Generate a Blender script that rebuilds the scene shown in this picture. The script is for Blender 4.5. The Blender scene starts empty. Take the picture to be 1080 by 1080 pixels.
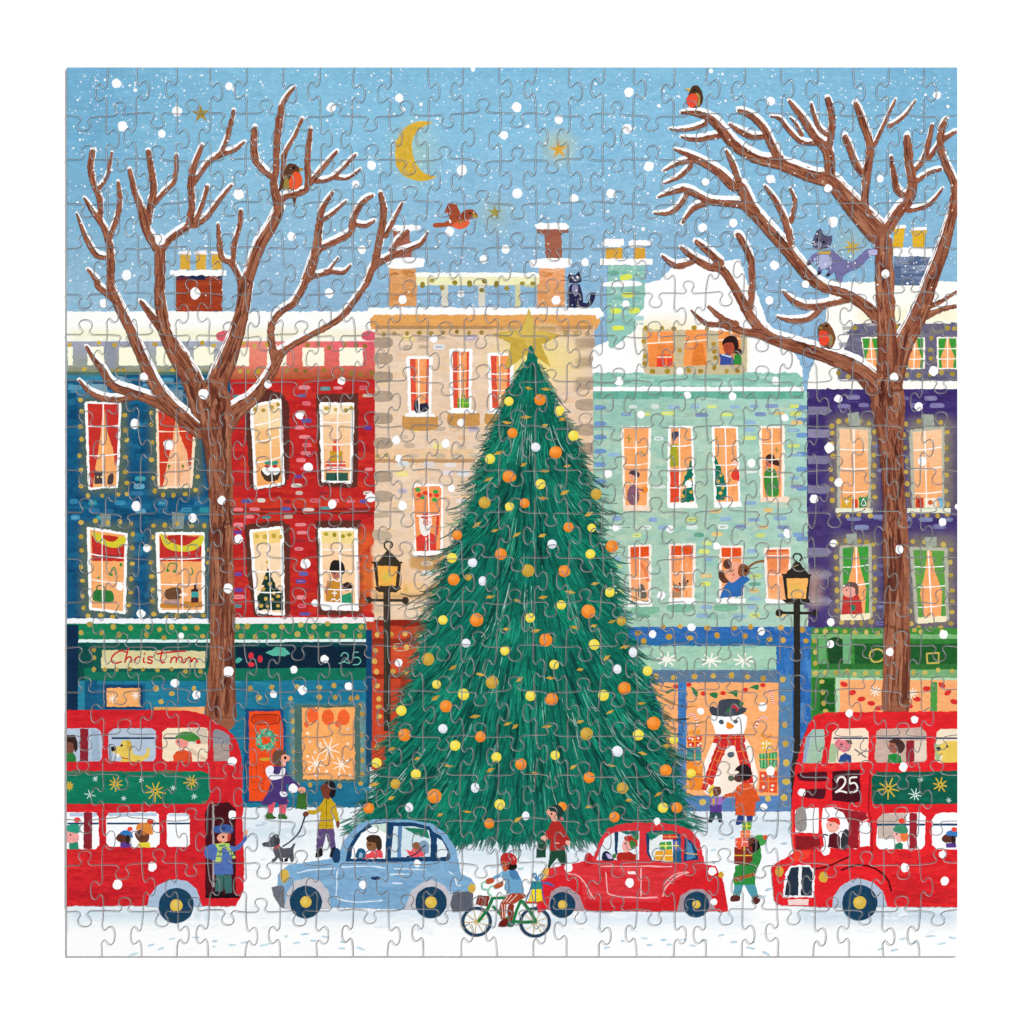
import bpy, math, random
import numpy as np
from mathutils import Vector
R = random.Random(25)
S = 0.508 / 940.0            # metres per picture unit
DZ = 3.5e-6                  # thickness of one coat of ink
K = 1.12                     # light falling on the print
BX0, BX1, BY0, BY1 = 70.6, 1009.6, 71.2, 1008.4
scene = bpy.context.scene
COL = scene.collection

TILES = {}
for i, k in enumerate('ABCD'): TILES[k] = (60 + 240 * i, 60, 4.5)
for i, k in enumerate('EFGH'): TILES[k] = (60 + 240 * i if i < 1 else (300, 540, 780)[i - 1], 300, 4.5)
for i, k in enumerate('IJKL'): TILES[k] = ((60, 300, 540, 780)[i], 540, 4.5)
for i, k in enumerate('MNOQ'): TILES[k] = ((60, 300, 540, 780)[i], 780, 4.5)
for i, k in enumerate('ABCD'): TILES[k] = ((60, 300, 540, 780)[i], 60, 4.5)
TILES['U'] = (700, 710, 6.75); TILES['V'] = (250, 760, 6.75); TILES['W'] = (470, 870, 6.75)
TILES['Z'] = (0, 0, 1.0)
cur_t = 'Z'
def at(k):
    global cur_t; cur_t = k
def sc(): return TILES[cur_t][2]
def P(s):
    """string of x,y pairs, each in the current sheet or in the one its letter names -> picture units"""
    if not isinstance(s, str):
        ox, oy, k = TILES[cur_t]
        return [(ox + x / k, oy + y / k) for x, y in s]
    out = []
    for tok in s.split():
        t = cur_t
        if tok[0].isalpha(): t, tok = tok[0], tok[1:]
        x, y = tok.split(','); ox, oy, k = TILES[t]
        out.append((ox + float(x) / k, oy + float(y) / k))
    return out

def lin(h):
    h = h.lstrip('#')
    if len(h) == 3: h = ''.join(c * 2 for c in h)
    r = []
    for i in (0, 2, 4):
        c = int(h[i:i + 2], 16) / 255
        r.append((c / 12.92 if c <= .04045 else ((c + .055) / 1.055) ** 2.4) / K)
    return tuple(r)
def mixh(a, b, t):
    a = a.lstrip('#'); b = b.lstrip('#')
    return ''.join('%02x' % int(max(0, min(255, int(a[i:i+2], 16) * (1 - t) + int(b[i:i+2], 16) * t))) for i in (0, 2, 4))
def vary(h, d=.06):
    t = R.uniform(-d, d)
    return mixh(h, 'ffffff' if t > 0 else '000000', abs(t))

# ---------------------------------------------------------------- coats of ink
GC = 2.0
H = np.zeros((541, 541), np.int32)
CB = np.zeros((541, 541, 3), np.float32)          # colour already printed in each cell, so that thin paint can mix with it
LAST = []
def coat(c):
    for s in LAST:
        if s[0] == 'r': CB[s[1], s[2]] = c[:3]
        else: CB[s[1], s[2]][s[3]] = c[:3]
def under(x, y):
    fx = min(539.0, max(0.0, x / GC - .5)); fy = min(539.0, max(0.0, y / GC - .5)); i = int(fx); j = int(fy); fx -= i; fy -= j
    q = CB[j, i] * ((1 - fx) * (1 - fy)) + CB[j, i + 1] * (fx * (1 - fy)) + CB[j + 1, i] * ((1 - fx) * fy) + CB[j + 1, i + 1] * (fx * fy)
    return (float(q[0]), float(q[1]), float(q[2]))
def thin(c, a, x, y):
    if a >= 1: return tuple(c[:3]) + (1.0,)
    b = under(x, y); return tuple(p * a + q * (1 - a) for p, q in zip(c, b)) + (1.0,)
def lv_rect(x0, y0, x1, y1):
    sy, sx = slice(max(0, int(y0 / GC)), int(y1 / GC) + 1), slice(max(0, int(x0 / GC)), int(x1 / GC) + 1)
    a = H[sy, sx]
    LAST[:] = [('r', slice(max(0, int(y0 / GC + .5)), max(0, int(y1 / GC + .5))), slice(max(0, int(x0 / GC + .5)), max(0, int(x1 / GC + .5))))]
    if a.size == 0: return 1
    l = int(a.max()) + 1; a[...] = l
    return l
def lv_poly(pts):
    xs = [p[0] for p in pts]; ys = [p[1] for p in pts]
    x0, x1, y0, y1 = min(xs), max(xs), min(ys), max(ys)
    if (x1 - x0) * (y1 - y0) < 500: return lv_rect(x0, y0, x1, y1)
    j0, j1 = max(0, int(y0 / GC) - 1), min(540, int(y1 / GC) + 1)
    i0, i1 = max(0, int(x0 / GC) - 1), min(540, int(x1 / GC) + 1)
    gy, gx = np.mgrid[j0:j1 + 1, i0:i1 + 1]
    px = (gx + .5) * GC; py = (gy + .5) * GC
    m = np.zeros(px.shape, bool)
    n = len(pts)
    for k in range(n):
        (xa, ya), (xb, yb) = pts[k], pts[(k + 1) % n]
        if ya == yb: continue
        c = ((ya > py) != (yb > py)) & (px < (xb - xa) * (py - ya) / (yb - ya) + xa)
        m ^= c
    inner = m.copy()
    for k in range(n):                                    # the border cells too
        (xa, ya), (xb, yb) = pts[k], pts[(k + 1) % n]
        q = max(1, int(math.hypot(xb - xa, yb - ya) / 1.5))
        for s in range(q):
            i = int((xa + (xb - xa) * s / q) / GC) - i0; j = int((ya + (yb - ya) * s / q) / GC) - j0
            m[max(0, j - 1):j + 2, max(0, i - 1):i + 2] = True
    sub = H[j0:j1 + 1, i0:i1 + 1]
    LAST[:] = [('m', slice(j0, j1 + 1), slice(i0, i1 + 1), inner)]
    if not m.any(): return 1
    l = int(sub[m].max()) + 1; sub[m] = l
    return l
def lv_path(pts, rad):
    cells = []
    for k in range(len(pts) - 1):
        (xa, ya), (xb, yb) = pts[k], pts[k + 1]
        q = max(1, int(math.hypot(xb - xa, yb - ya) / 1.8))
        for s in range(q + 1):
            x = xa + (xb - xa) * s / q; y = ya + (yb - ya) * s / q
            cells.append((max(0, int((y - rad) / GC)), int((y + rad) / GC) + 1, max(0, int((x - rad) / GC)), int((x + rad) / GC) + 1))
    l = 0
    LAST[:] = [('r', slice(a, max(a + 1, b - 1)), slice(c, max(c + 1, d - 1))) for a, b, c, d in cells] if rad > 1.2 else []
    for a, b, c, d in cells:
        s = H[a:b, c:d]
        if s.size: l = max(l, int(s.max()))
    l += 1
    for a, b, c, d in cells: H[a:b, c:d] = l
    return l

# ---------------------------------------------------------------- parts
PARTS = []
class Part:
    def __init__(s, name, parent=None, label=None, kind=None, group=None):
        s.name, s.parent, s.label, s.kind, s.group = name, parent, label, kind, group
        s.v = []; s.f = []; s.c = []; s.m = []
        PARTS.append(s)
cur = None
def part(name, label=None, parent=None, kind=None, group=None):
    global cur
    cur = Part(name, parent, label, kind, group); return cur
def use(p):
    global cur; cur = p; return p

def clip(poly):
    """poly: list of (x, y, colour); cut at the border of the print"""
    for ax, lim, sg in ((0, BX0, 1), (0, BX1, -1), (1, BY0, 1), (1, BY1, -1)):
        out = []
        n = len(poly)
        for i in range(n):
            a, b = poly[i], poly[(i + 1) % n]
            ia, ib = (a[ax] - lim) * sg >= 0, (b[ax] - lim) * sg >= 0
            if ia: out.append(a)
            if ia != ib:
                t = (lim - a[ax]) / (b[ax] - a[ax])
                out.append((a[0] + (b[0] - a[0]) * t, a[1] + (b[1] - a[1]) * t, tuple(p + (q - p) * t for p, q in zip(a[2], b[2]))))
        poly = out
        if len(poly) < 3: return []
    return poly
def face(poly, l, glaze=False, dz=0.0):
    if any(p[0] < BX0 or p[0] > BX1 or p[1] < BY0 or p[1] > BY1 for p in poly):
        poly = clip(poly)
        if len(poly) < 3: return
    b = len(cur.v); z = (l + dz) * DZ
    for x, y, c in poly:
        cur.v.append(((x - 540) * S, (540 - y) * S, z)); cur.c.append(c)
    # picture y points down, so turn the ring over when needed to face the viewer
    ar = sum(poly[i][0] * poly[(i + 1) % len(poly)][1] - poly[(i + 1) % len(poly)][0] * poly[i][1] for i in range(len(poly)))
    idx = list(range(b, b + len(poly)))
    cur.f.append(idx[::-1] if ar > 0 else idx); cur.m.append(1 if glaze else 0)

def smooth(pts, closed=True, n=5):
    N = len(pts); out = []
    rng = N if closed else N - 1
    for i in range(rng):
        g = (lambda j: pts[j % N]) if closed else (lambda j: pts[max(0, min(N - 1, j))])
        p0, p1, p2, p3 = g(i - 1), g(i), g(i + 1), g(i + 2)
        for k in range(n):
            t = k / n
            out.append(tuple(.5 * (2 * p1[a] + (p2[a] - p0[a]) * t + (2 * p0[a] - 5 * p1[a] + 4 * p2[a] - p3[a]) * t * t + (3 * p1[a] - p0[a] - 3 * p2[a] + p3[a]) * t ** 3) for a in range(len(p1))))
    if not closed: out.append(pts[-1])
    return out
def rough(pts, rag, step=2.5):
    out = []; n = len(pts)
    for i in range(n):
        (xa, ya), (xb, yb) = pts[i], pts[(i + 1) % n]
        d = math.hypot(xb - xa, yb - ya); q = max(1, int(d / step))
        for s in range(q):
            t = s / q; r = R.gauss(0, rag) if s else R.gauss(0, rag * .5)
            nx, ny = ((yb - ya) / d, -(xb - xa) / d) if d else (0, 0)
            out.append((xa + (xb - xa) * t + nx * r, ya + (yb - ya) * t + ny * r))
    return out
def fill(s, col, sm=False, rag=.22, a=1.0):
    pts = P(s)
    if sm: pts = smooth(pts, True, 4)
    pts = [(66 if x <= 71.4 else 1014 if x >= 1008.6 else x, 66 if y <= 71.6 else 1013 if y >= 1008 else y) for x, y in pts]
    if rag: pts = rough(pts, rag)
    c = thin(lin(col), a, sum(p[0] for p in pts) / len(pts), sum(p[1] for p in pts) / len(pts))
    l = lv_poly(pts); coat(c)
    face([(x, y, c) for x, y in pts], l)
def rect(x0, y0, x1, y1, col, rag=.15, a=1.0): fill([(x0, y0), (x1, y0), (x1, y1), (x0, y1)], col, rag=rag, a=a)
def ribbon(pts, ws, col, a=1.0, rag=0.0, rad=None, col2=None):
    n = len(pts)
    l = lv_path(pts, (rad or max(ws) / 2))
    L = []; Rr = []
    for i in range(n):
        x0, y0 = pts[max(0, i - 1)]; x1, y1 = pts[min(n - 1, i + 1)]
        d = math.hypot(x1 - x0, y1 - y0) or 1
        nx, ny = (y1 - y0) / d, -(x1 - x0) / d
        w = ws[i] / 2
        L.append((pts[i][0] + nx * (w + R.gauss(0, rag)), pts[i][1] + ny * (w + R.gauss(0, rag))))
        Rr.append((pts[i][0] - nx * (w + R.gauss(0, rag)), pts[i][1] - ny * (w + R.gauss(0, rag))))
    ca = lin(col)
    cs = [thin(ca, a, *pts[i]) for i in range(n)]
    coat(cs[n // 2])
    for i in range(n - 1):
        face([L[i] + (cs[i],), L[i + 1] + (cs[i + 1],), Rr[i + 1] + (cs[i + 1],), Rr[i] + (cs[i],)], l, dz=(i % 3) * .27)
def gline(pts, w0, w1, col, a=1.0, rag=0.0, n=4, taper=False):
    """stroke along picture-unit points; widths in picture units"""
    if len(pts) > 2: pts = smooth(pts, False, n)
    else:
        (xa, ya), (xb, yb) = pts; q = max(2, int(math.hypot(xb - xa, yb - ya) / 4))
        pts = [(xa + (xb - xa) * t / q, ya + (yb - ya) * t / q) for t in range(q + 1)]
    m = len(pts) - 1
    ws = []
    for i in range(m + 1):
        w = w0 + (w1 - w0) * i / m
        if taper: w *= max(.12, min(1, 4 * min(i, m - i) / m + .12))
        ws.append(w)
    ribbon(pts, ws, col, a, rag)
def line(s, w, col, w1=None, a=1.0, rag=.06, taper=False):
    k = sc(); gline(P(s), w / k, (w if w1 is None else w1) / k, col, a, rag, taper=taper)
def gdot(x, y, r, col, ry=None, rot=0, a=1.0, n=14, wob=.05):
    ry = ry or r; c = thin(lin(col), a, x, y)
    pts = []
    for i in range(n):
        t = 2 * math.pi * i / n; q = 1 + R.gauss(0, wob)
        u, v = r * q * math.cos(t), ry * q * math.sin(t)
        pts.append((x + u * math.cos(rot) - v * math.sin(rot), y + u * math.sin(rot) + v * math.cos(rot)))
    l = lv_poly(pts)
    if r > 1.5: coat(c)
    face([(p[0], p[1], c) for p in pts], l)
def dot(x, y, r, col, ry=None, rot=0, a=1.0, n=14, wob=.04):
    ox, oy, k = TILES[cur_t]; gdot(ox + x / k, oy + y / k, r / k, col, ry / k if ry else None, rot, a, n, wob)
def dots(s, r, col, j=.15):
    for x, y in P(s): gdot(x, y, r / 4.5 * R.uniform(1 - j, 1 + j), vary(col, .12), r / 4.5 * R.uniform(1 - j, 1 + j), wob=.06, n=10)
def wash(x0, y0, x1, y1, col, fn, step=2.0):
    """soft-edged colour mixed with what is printed below; fn(x, y) -> share of the new colour"""
    c = lin(col); nx = max(2, int((x1 - x0) / step)); ny = max(2, int((y1 - y0) / step))
    V_ = [[None] * (nx + 1) for _ in range(ny + 1)]
    for j in range(ny + 1):
        for i in range(nx + 1):
            x = x0 + (x1 - x0) * i / nx; y = y0 + (y1 - y0) * j / ny; a = fn(x, y)
            V_[j][i] = (x, y, thin(c, min(.999, a), x, y) if a > .004 else None)
    l = lv_rect(x0, y0, x1, y1)
    for j in range(ny):
        for i in range(nx):
            q = [V_[j][i], V_[j][i + 1], V_[j + 1][i + 1], V_[j + 1][i]]
            if all(p[2] is None for p in q): continue
            q = [(p[0], p[1], p[2] or thin(c, 0, p[0], p[1])) for p in q]
            face(q, l)
    for j in range(ny):
        for i in range(nx):
            x, y, k = V_[j][i]
            if k: CB[min(540, int(y / GC)), min(540, int(x / GC))] = k[:3]
def glow(x, y, rx, ry, col, a=.5, p=1.0):
    ox, oy, k = TILES[cur_t]; x = ox + x / k; y = oy + y / k; rx /= k; ry /= k
    wash(x - rx, y - ry, x + rx, y + ry, col, lambda u, v: a * max(0, 1 - math.hypot((u - x) / rx, (v - y) / ry)) ** (1.2 * p))
def soft(x0, y0, x1, y1, f, col, a):
    """a wash with feathered edges"""
    ox, oy, k = TILES[cur_t]; x0, x1, y0, y1, f = ox + x0 / k, ox + x1 / k, oy + y0 / k, oy + y1 / k, f / k
    def s(t): t = max(0, min(1, t)); return t * t * (3 - 2 * t)
    def fn(u, v):
        e = min(u - x0, x1 - u) / f * .5 + .5; g = min(v - y0, y1 - v) / f * .5 + .5
        return a * s(e) * s(g)
    wash(x0 - f, y0 - f, x1 + f, y1 + f, col, fn, 2.5)
def grad(x0, y0, x1, y1, rows, nx=1):
    """opaque sheet; rows = list of (t, colour or list of colours across)"""
    ox, oy, k = TILES[cur_t]; x0, x1, y0, y1 = ox + x0 / k, ox + x1 / k, oy + y0 / k, oy + y1 / k
    l = lv_rect(x0, y0, x1, y1)
    def cc(r, u):
        c = r[1]
        if isinstance(c, str): return lin(c) + (1,)
        t = u * (len(c) - 1); i = min(int(t), len(c) - 2); t -= i
        return tuple(p + (q - p) * t for p, q in zip(lin(c[i]), lin(c[i + 1]))) + (1,)
    coat(cc(rows[0], 0))
    for j in range(int(y0 / GC), min(540, int(y1 / GC)) + 1):
        t = max(0, min(1, (j * GC + 1 - y0) / (y1 - y0)))
        for a, b in zip(rows, rows[1:]):
            if a[0] <= t <= b[0]: break
        h = (t - a[0]) / (b[0] - a[0])
        for i in range(int(x0 / GC), min(540, int(x1 / GC)) + 1):
            u = max(0, min(1, (i * GC + 1 - x0) / (x1 - x0))); CB[j, i] = [p + (q - p) * h for p, q in zip(cc(a, u)[:3], cc(b, u)[:3])]
    for a, b in zip(rows, rows[1:]):
        ya, yb = y0 + (y1 - y0) * a[0], y0 + (y1 - y0) * b[0]
        for i in range(nx):
            u0, u1 = i / nx, (i + 1) / nx; xa, xb = x0 + (x1 - x0) * u0, x0 + (x1 - x0) * u1
            face([(xa, ya, cc(a, u0)), (xb, ya, cc(a, u1)), (xb, yb, cc(b, u1)), (xa, yb, cc(b, u0))], l)
def brush(x0, y0, x1, y1, n, pal, ln=(10, 30), w=(2, 5), a=.35, ang=0, dang=.08, avoid=()):
    """translucent brush marks in picture units"""
    for _ in range(n):
        L = R.uniform(*ln); x = R.uniform(x0, x1); y = R.uniform(y0, y1); t = ang + R.gauss(0, dang)
        dx, dy = math.cos(t) * L / 2, math.sin(t) * L / 2
        if any(p[0] < x < p[2] and p[1] < y < p[3] for p in avoid): continue
        xa, xb = max(x0, min(x1, x - dx)), max(x0, min(x1, x + dx)); ya, yb = max(y0, min(y1, y - dy)), max(y0, min(y1, y + dy))
        if abs(xb - xa) + abs(yb - ya) < 2: continue
        ww = R.uniform(*w)
        gline([(xa, ya), ((xa + xb) / 2, (ya + yb) / 2 + R.gauss(0, .4)), (xb, yb)], ww, ww * .7, R.choice(pal), a=min(1, R.uniform(a * .6, a * 1.25)), rag=.16, n=3)
def bricks(x0, y0, x1, y1, n, pal, bw=9, bh=3.2, avoid=(), a=1.0, rows=8.5):
    placed = []
    for _ in range(n * 6):
        if len(placed) >= n: break
        x = R.uniform(x0 + bw / 2, x1 - bw / 2); y = y0 + rows * (int((R.uniform(y0, y1) - y0) / rows) + .5) + R.uniform(-1, 1)
        if y > y1 - 2: continue
        if any(p[0] - bw / 2 - 1 < x < p[2] + bw / 2 + 1 and p[1] - 2 < y < p[3] + 2 for p in avoid): continue
        if any(abs(x - q[0]) < bw * 1.35 and abs(y - q[1]) < bh * 1.6 for q in placed): continue
        placed.append((x, y))
        w = bw * R.uniform(.8, 1.3) / 2; h = bh * R.uniform(1.0, 1.45) / 2; c = R.choice(pal); s = R.uniform(-.6, .6)
        pts = smooth([(x - w, y + s * .5), (x - w * .75, y - h), (x + w * .7, y - h), (x + w, y - s * .5), (x + w * .75, y + h), (x - w * .8, y + h)], True, 2)
        l = lv_poly(pts); cc = thin(lin(vary(c, .06)), a, x, y)
        face([(p[0], p[1], cc) for p in pts], l)
        if R.random() < .35: gline([(x - w * .6, y), (x + w * .5, y)], h * .7, h * .5, mixh(c, 'ffffff' if R.random() < .5 else '40202a', .35), a=.7)
SHW, SHA, AMB, KEY, FILL = .55, .32, .08, .76, .3
# ================================================================ THE PRINTED PICTURE
WH = 'fdfdfb'; GOLD = 'c6a53e'
# ---- sky and snow ground
sky = part('sky', 'pale blue snowy evening sky across the top of the printed picture')
at('Z')
SKY = [(0, ['70b1d6', '7fbfe0', '82c0e2', '80bee0', '79b8dc']), (.18, ['74b3d7', '84c3e3', '86c4e5', '83c1e3', '7cbade']), (.35, ['80b7d7', '8dc3e0', '8abfdf', '86bddd', '82badb']), (.52, ['8dbbd6', '8fbcd9', '8cb9d8', '88b8da', '86b9da']), (.7, ['98c0d9', '8eb4d4', '8bb2d5', '8ab6da', '88bbe0']), (1, ['98c0d9', '8eb4d4', '8bb2d5', '8ab6da', '88bbe0'])]
grad(70, 71, 1010, 470, [(t_, [mixh(c_, '9fb4c0', .16) for c_ in row_]) for t_, row_ in SKY], 12)
brush(72, 72, 1008, 400, 900, ['6aadd3', '96cbe6', '7fbadc', '9bcce6', '76b4d8'], (8, 40), (1.5, 6), .24, 0, .2); soft(74, 74, 130, 250, 40, '5f9fc6', .3); soft(940, 74, 1006, 200, 40, '6aa6ca', .25); soft(300, 74, 700, 84, 16, '74b2d6', .3)
glow(438, 160, 34, 46, 'b5cfae', .55); glow(590, 155, 26, 26, 'c9c98c', .75); glow(522, 226, 26, 26, 'a9b9a0', .6); glow(897, 256, 30, 24, 'a9b9a0', .5)
ground = part('snowy_ground', 'white snow covering the street at the bottom of the picture')
grad(70, 830, 1010, 1010, [(0, 'dfe9f1'), (.14, 'e9f1f6'), (.3, 'f6f9fc'), (.55, 'fbfcfd'), (1, 'fefefe')], 4)
for x0, y0, x1, y1, a, c in ((70, 956, 230, 972, .8, 'c2d9e6'), (200, 958, 300, 966, .4, 'cfe0ea'), (300, 957, 500, 972, .75, 'c9ddec'), (560, 962, 790, 974, .75, 'cddfee'), (500, 966, 600, 978, .5, 'c9dde9'), (840, 958, 1010, 974, .85, 'c0d5e4'), (395, 868, 560, 900, .7, 'c6dcea'), (480, 880, 640, 915, .6, 'cfe1ee'), (246, 868, 330, 888, .7, 'c6dce8'), (720, 862, 850, 884, .7, 'cfe0ec'), (330, 872, 400, 900, .4, 'dbe8f0')):
    soft(x0, y0, x1, y1, 12, c, a)
brush(75, 868, 1005, 985, 700, ['bcd3e2', 'ffffff', 'd3e2ec', 'ffffff', 'e6eff5'], (4, 16), (1.2, 3), .3, 0, .2)

# ---- windows
GL = []
def bil(q, u, v):
    (a, b, c, d) = q
    return tuple(a[i] * (1 - u) * (1 - v) + b[i] * u * (1 - v) + c[i] * u * v + d[i] * (1 - u) * v for i in (0, 1))
def upoly(q, uv, col, rag=.15, a=1.0):
    pts = rough([bil(q, u, v) for u, v in uv], rag); l = lv_poly(pts); c = thin(lin(col), a, *bil(q, sum(u for u, v in uv) / len(uv), sum(v for u, v in uv) / len(uv))); coat(c)
    face([(x, y, c) for x, y in pts], l)
def window(house, quad, panes='f6ab67', fr=WH, fw=1.8, vm=(.5,), hm=(.33, .66), curt=None, cs='open', items=None, sill=None, top=None, mw=1.1, label=None, sillc=WH):
    w = part('window', label, house); mc = WH if fr == 'b6b6a4' else fr
    Q = P(quad)
    cx = sum(p[0] for p in Q) / 4; cy = sum(p[1] for p in Q) / 4
    pts = rough(Q, .35, 1.6); l = lv_poly(pts); coat(lin(fr)); face([(x, y, lin(fr) + (1,)) for x, y in pts], l)
    ww = math.dist(Q[0], Q[1]); hh = math.dist(Q[0], Q[3]); u, v = fw / ww, fw / hh
    q = [bil(Q, u, v), bil(Q, 1 - u, v), bil(Q, 1 - u, 1 - v), bil(Q, u, 1 - v)]
    c0, c1 = panes if isinstance(panes, tuple) else (panes, panes)
    l = lv_poly(q); a, b = lin(c0) + (1,), lin(c1) + (1,); coat(tuple((m + n) / 2 for m, n in zip(a, b)))
    face([q[0] + (a,), q[1] + (a,), q[2] + (b,), q[3] + (b,)], l)
    for _ in range(14):
        x, y = bil(q, R.uniform(.2, .8), R.uniform(.1, .9)); L = hh * .12
        gline([(x, y - L / 2), (x + R.gauss(0, .4), y + L / 2)], 2.4, 1.6, R.choice([mixh(c1, 'ffffff', .25), mixh(c0, 'd8742e', .3)]), a=.35)
    if curt:
        if cs == 'open':
            upoly(q, [(0, 0), (.5, 0), (.42, .35), (.2, .8), (.1, 1), (0, 1)], curt); upoly(q, [(1, 0), (.52, 0), (.6, .3), (.85, .55), (.93, .75), (1, .72)], curt)
        elif cs == 'sides':
            upoly(q, [(0, 0), (.3, 0), (.28, .5), (.36, 1), (0, 1)], curt); upoly(q, [(1, 0), (.88, 0), (.85, .5), (.82, 1), (1, 1)], curt)
        elif cs == 'tie':
            upoly(q, [(0, 0), (.45, 0), (.35, .3), (.12, .62), (.16, .8), (.2, 1), (0, 1)], curt); upoly(q, [(1, 0), (.58, 0), (.68, .3), (.9, .62), (.86, .8), (.82, 1), (1, 1)], curt)
        elif cs == 'top':
            upoly(q, [(0, 0), (1, 0), (1, .2), (0, .2)], curt)
    if top: upoly(q, [(0, 0), (1, 0), (1, top[1]), (0, top[1])], top[0], a=top[2] if len(top) > 2 else 1)
    if items: items()
    for m in vm: gline([bil(q, m, 0), bil(q, m + R.uniform(-.01, .01), .5), bil(q, m, 1)], mw * 1.1, mw, mc, rag=.12)
    for m in hm: gline([bil(q, 0, m), bil(q, .5, m + .005), bil(q, 1, m - .01)], mw, mw, mc, rag=.12)
    for _ in range(4):
        e = R.choice((0, 1)); gline([bil(Q, e, .02), bil(Q, e, .98)], 1.0, .7, fr, rag=.4)
    if sill:
        s = P(sill); face([(x, y, lin(sillc) + (1,)) for x, y in rough(s, .3)], lv_poly(s))
    use(house); return w
def lights(s, r=11.5, col=GOLD): dots(s, r, col)

# ---- house 1: teal blue, with its shop below
h1 = part('house', 'teal blue house with snowy roof and four lit windows at the left')
at('E')
rect(50, 128, 840, 275, 'fcfcfa', rag=.5)
soft(60, 215, 830, 262, 30, 'f2efb4', .6)
grad(50, 270, 830, 425, [(0, ['a3a6ba', '9fa3b8', 'a5a8ba', 'a9adc0', 'aeb0c0']), (.75, ['9aa094', '8f968e', 'a3a89a', 'a0a69c', 'b0b0a8']), (1, ['807f48', '8c8b55', '8c8b55', '85854e', '857c4a'])], 8)
rect(50, 425, 830, 1081, '11547c', rag=.1)
at('I'); rect(50, -8, 735, 505, '12557e', rag=.1); at('Z')
brush(71.5, 396, 240, 651, 330, ['0c4569', '0a3d63', '1b6a8e', '155f86', '0e4a6c', '2b7a9a'], (8, 34), (3, 9), .6, 0, .06)
brush(71.5, 396, 240, 420, 60, ['4f97b4', '2f7fa2', '7aa9bd', '5fa0bc'], (6, 20), (2, 5), .5)
at('E')
rect(50, 428, 240, 455, '1d6f86', a=.6)
for x in (50, 145, 295, 472, 650):
    rect(x if x > 50 else 52, 296, {50: 75, 145: 223, 295: 392, 472: 560, 650: 745}[x], 384, 'fdfae0', rag=.3)
for x, w in ((240, 38), (400, 36), (585, 40)): rect(x, 272, x + w, 395, '7f86a0', a=.35)
lights("60,286 200,277 275,287 362,284 465,284 545,280 690,277 745,290 130,402 285,408 320,410 405,400 485,420 550,408 625,413")
rect(50, 415, 830, 430, '2a6a62', a=.6)
# glow behind the windows
for x0, y0, x1, y1 in ((115, 535, 335, 995), (440, 560, 690, 1000)): soft(x0, y0, x1, y1, 26, '57685a', .92)
at('I')
for x0, y0, x1, y1 in ((110, 50, 365, 500), (440, 50, 722, 500)): soft(x0, y0, x1, y1, 26, '57685a', .92)
at('E'); bricks(72, 500, 238, 648, 62, ['2b7ba0', '3c8db0', '2f86a8', '5aa0bd', '2a6f98', '2e9aa6'], 11, 4, avoid=[(82, 412, 138, 524), (155, 418, 220, 524), (82, 548, 146, 660), (155, 548, 222, 655)])
bricks(72, 396, 238, 520, 26, ['2b7ba0', '3c8db0', '5aa0bd', '7fa9bb'], 12, 4.5, avoid=[(82, 412, 138, 524), (155, 418, 220, 524)])
for x0, y0, x1, y1 in ((195, 470, 240, 545), (535, 495, 600, 570)): fill([(x0, y0), (x1, y0 + 6), (x1 - 4, y1), (x0 + 4, y1)], '93adb5', a=.55)
at('I')
for x0, y0, x1, y1 in ((205, 5, 258, 70), (545, 0, 605, 80)): fill([(x0, y0), (x1, y0 + 6), (x1 - 4, y1), (x0 + 4, y1)], 'a5b0a4', a=.6)
at('E')
lights("112,548 118,603 112,675 117,735 108,813 115,880 115,957 148,1003 215,1003 290,997 332,995 322,620 325,692 332,738 325,820 325,890 332,942 448,610 448,665 452,750 450,832 458,920 465,980 505,998 553,1000 610,995 658,975 668,912 660,590")
at('I')
lights("115,50 183,42 240,52 300,45 352,55 115,117 117,182 115,260 122,326 122,400 126,455 360,105 357,170 358,245 352,318 350,382 340,440 148,493 208,490 265,498 458,65 512,62 568,55 640,68 700,65 455,120 440,170 445,240 450,306 455,370 455,425 460,485 520,500 570,492 633,500 695,492 722,180 718,240")
def cat_w():
    at('E'); fill("178,878 192,890 212,888 222,872 228,945 180,948", '4a3f45'); fill("246,905 268,900 265,945 240,945", '4a3f45', sm=True); dot(194, 914, 5, 'e8c76a'); dot(212, 914, 5, 'e8c76a')
at('E'); window(h1, "135,555 305,560 290,965 150,975", ('f4a65e', 'f7b06b'), fw=2.3, curt='c8322c', hm=(.27, .62), vm=(.5,), items=cat_w)
at('E'); window(h1, "470,590 665,590 640,965 480,970", ('f3a766', 'f8c39a'), fr='fbe3c4', fw=2.5, curt='cf3a25', hm=(.27, .68), items=lambda: (dot(532, 862, 7, '7a8a30'), dot(598, 862, 7, '7a8a30'), line("530,880 533,862", 3, '6b4a20'), line("598,880 598,862", 3, '6b4a20')))
def w3():
    at('I'); fill("165,110 320,125 318,235 168,232", 'c5302b'); fill("172,95 250,120 325,118 315,160 262,170 210,150 180,130", 'd9cd33', sm=True); fill("215,110 290,118 270,140 235,135", 'c23222', sm=True)
    line("168,205 315,205", 5, '8c1d22')
    fill("172,395 185,370 240,372 265,380 264,425 178,422", '2f7a3a', sm=True); line("190,372 192,352 215,350 235,372", 5, '1f5a2c'); line("195,385 195,415", 4, '174a24'); line("215,385 215,415", 4, '174a24')
    line("250,300 262,270 275,265 280,300", 6, '2f8a42'); dot(258, 297, 9, '2f8a42', 6); dot(198, 312, 7, '2f8a42', 5); dot(304, 250, 7, '2f8a42', 9)
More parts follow.
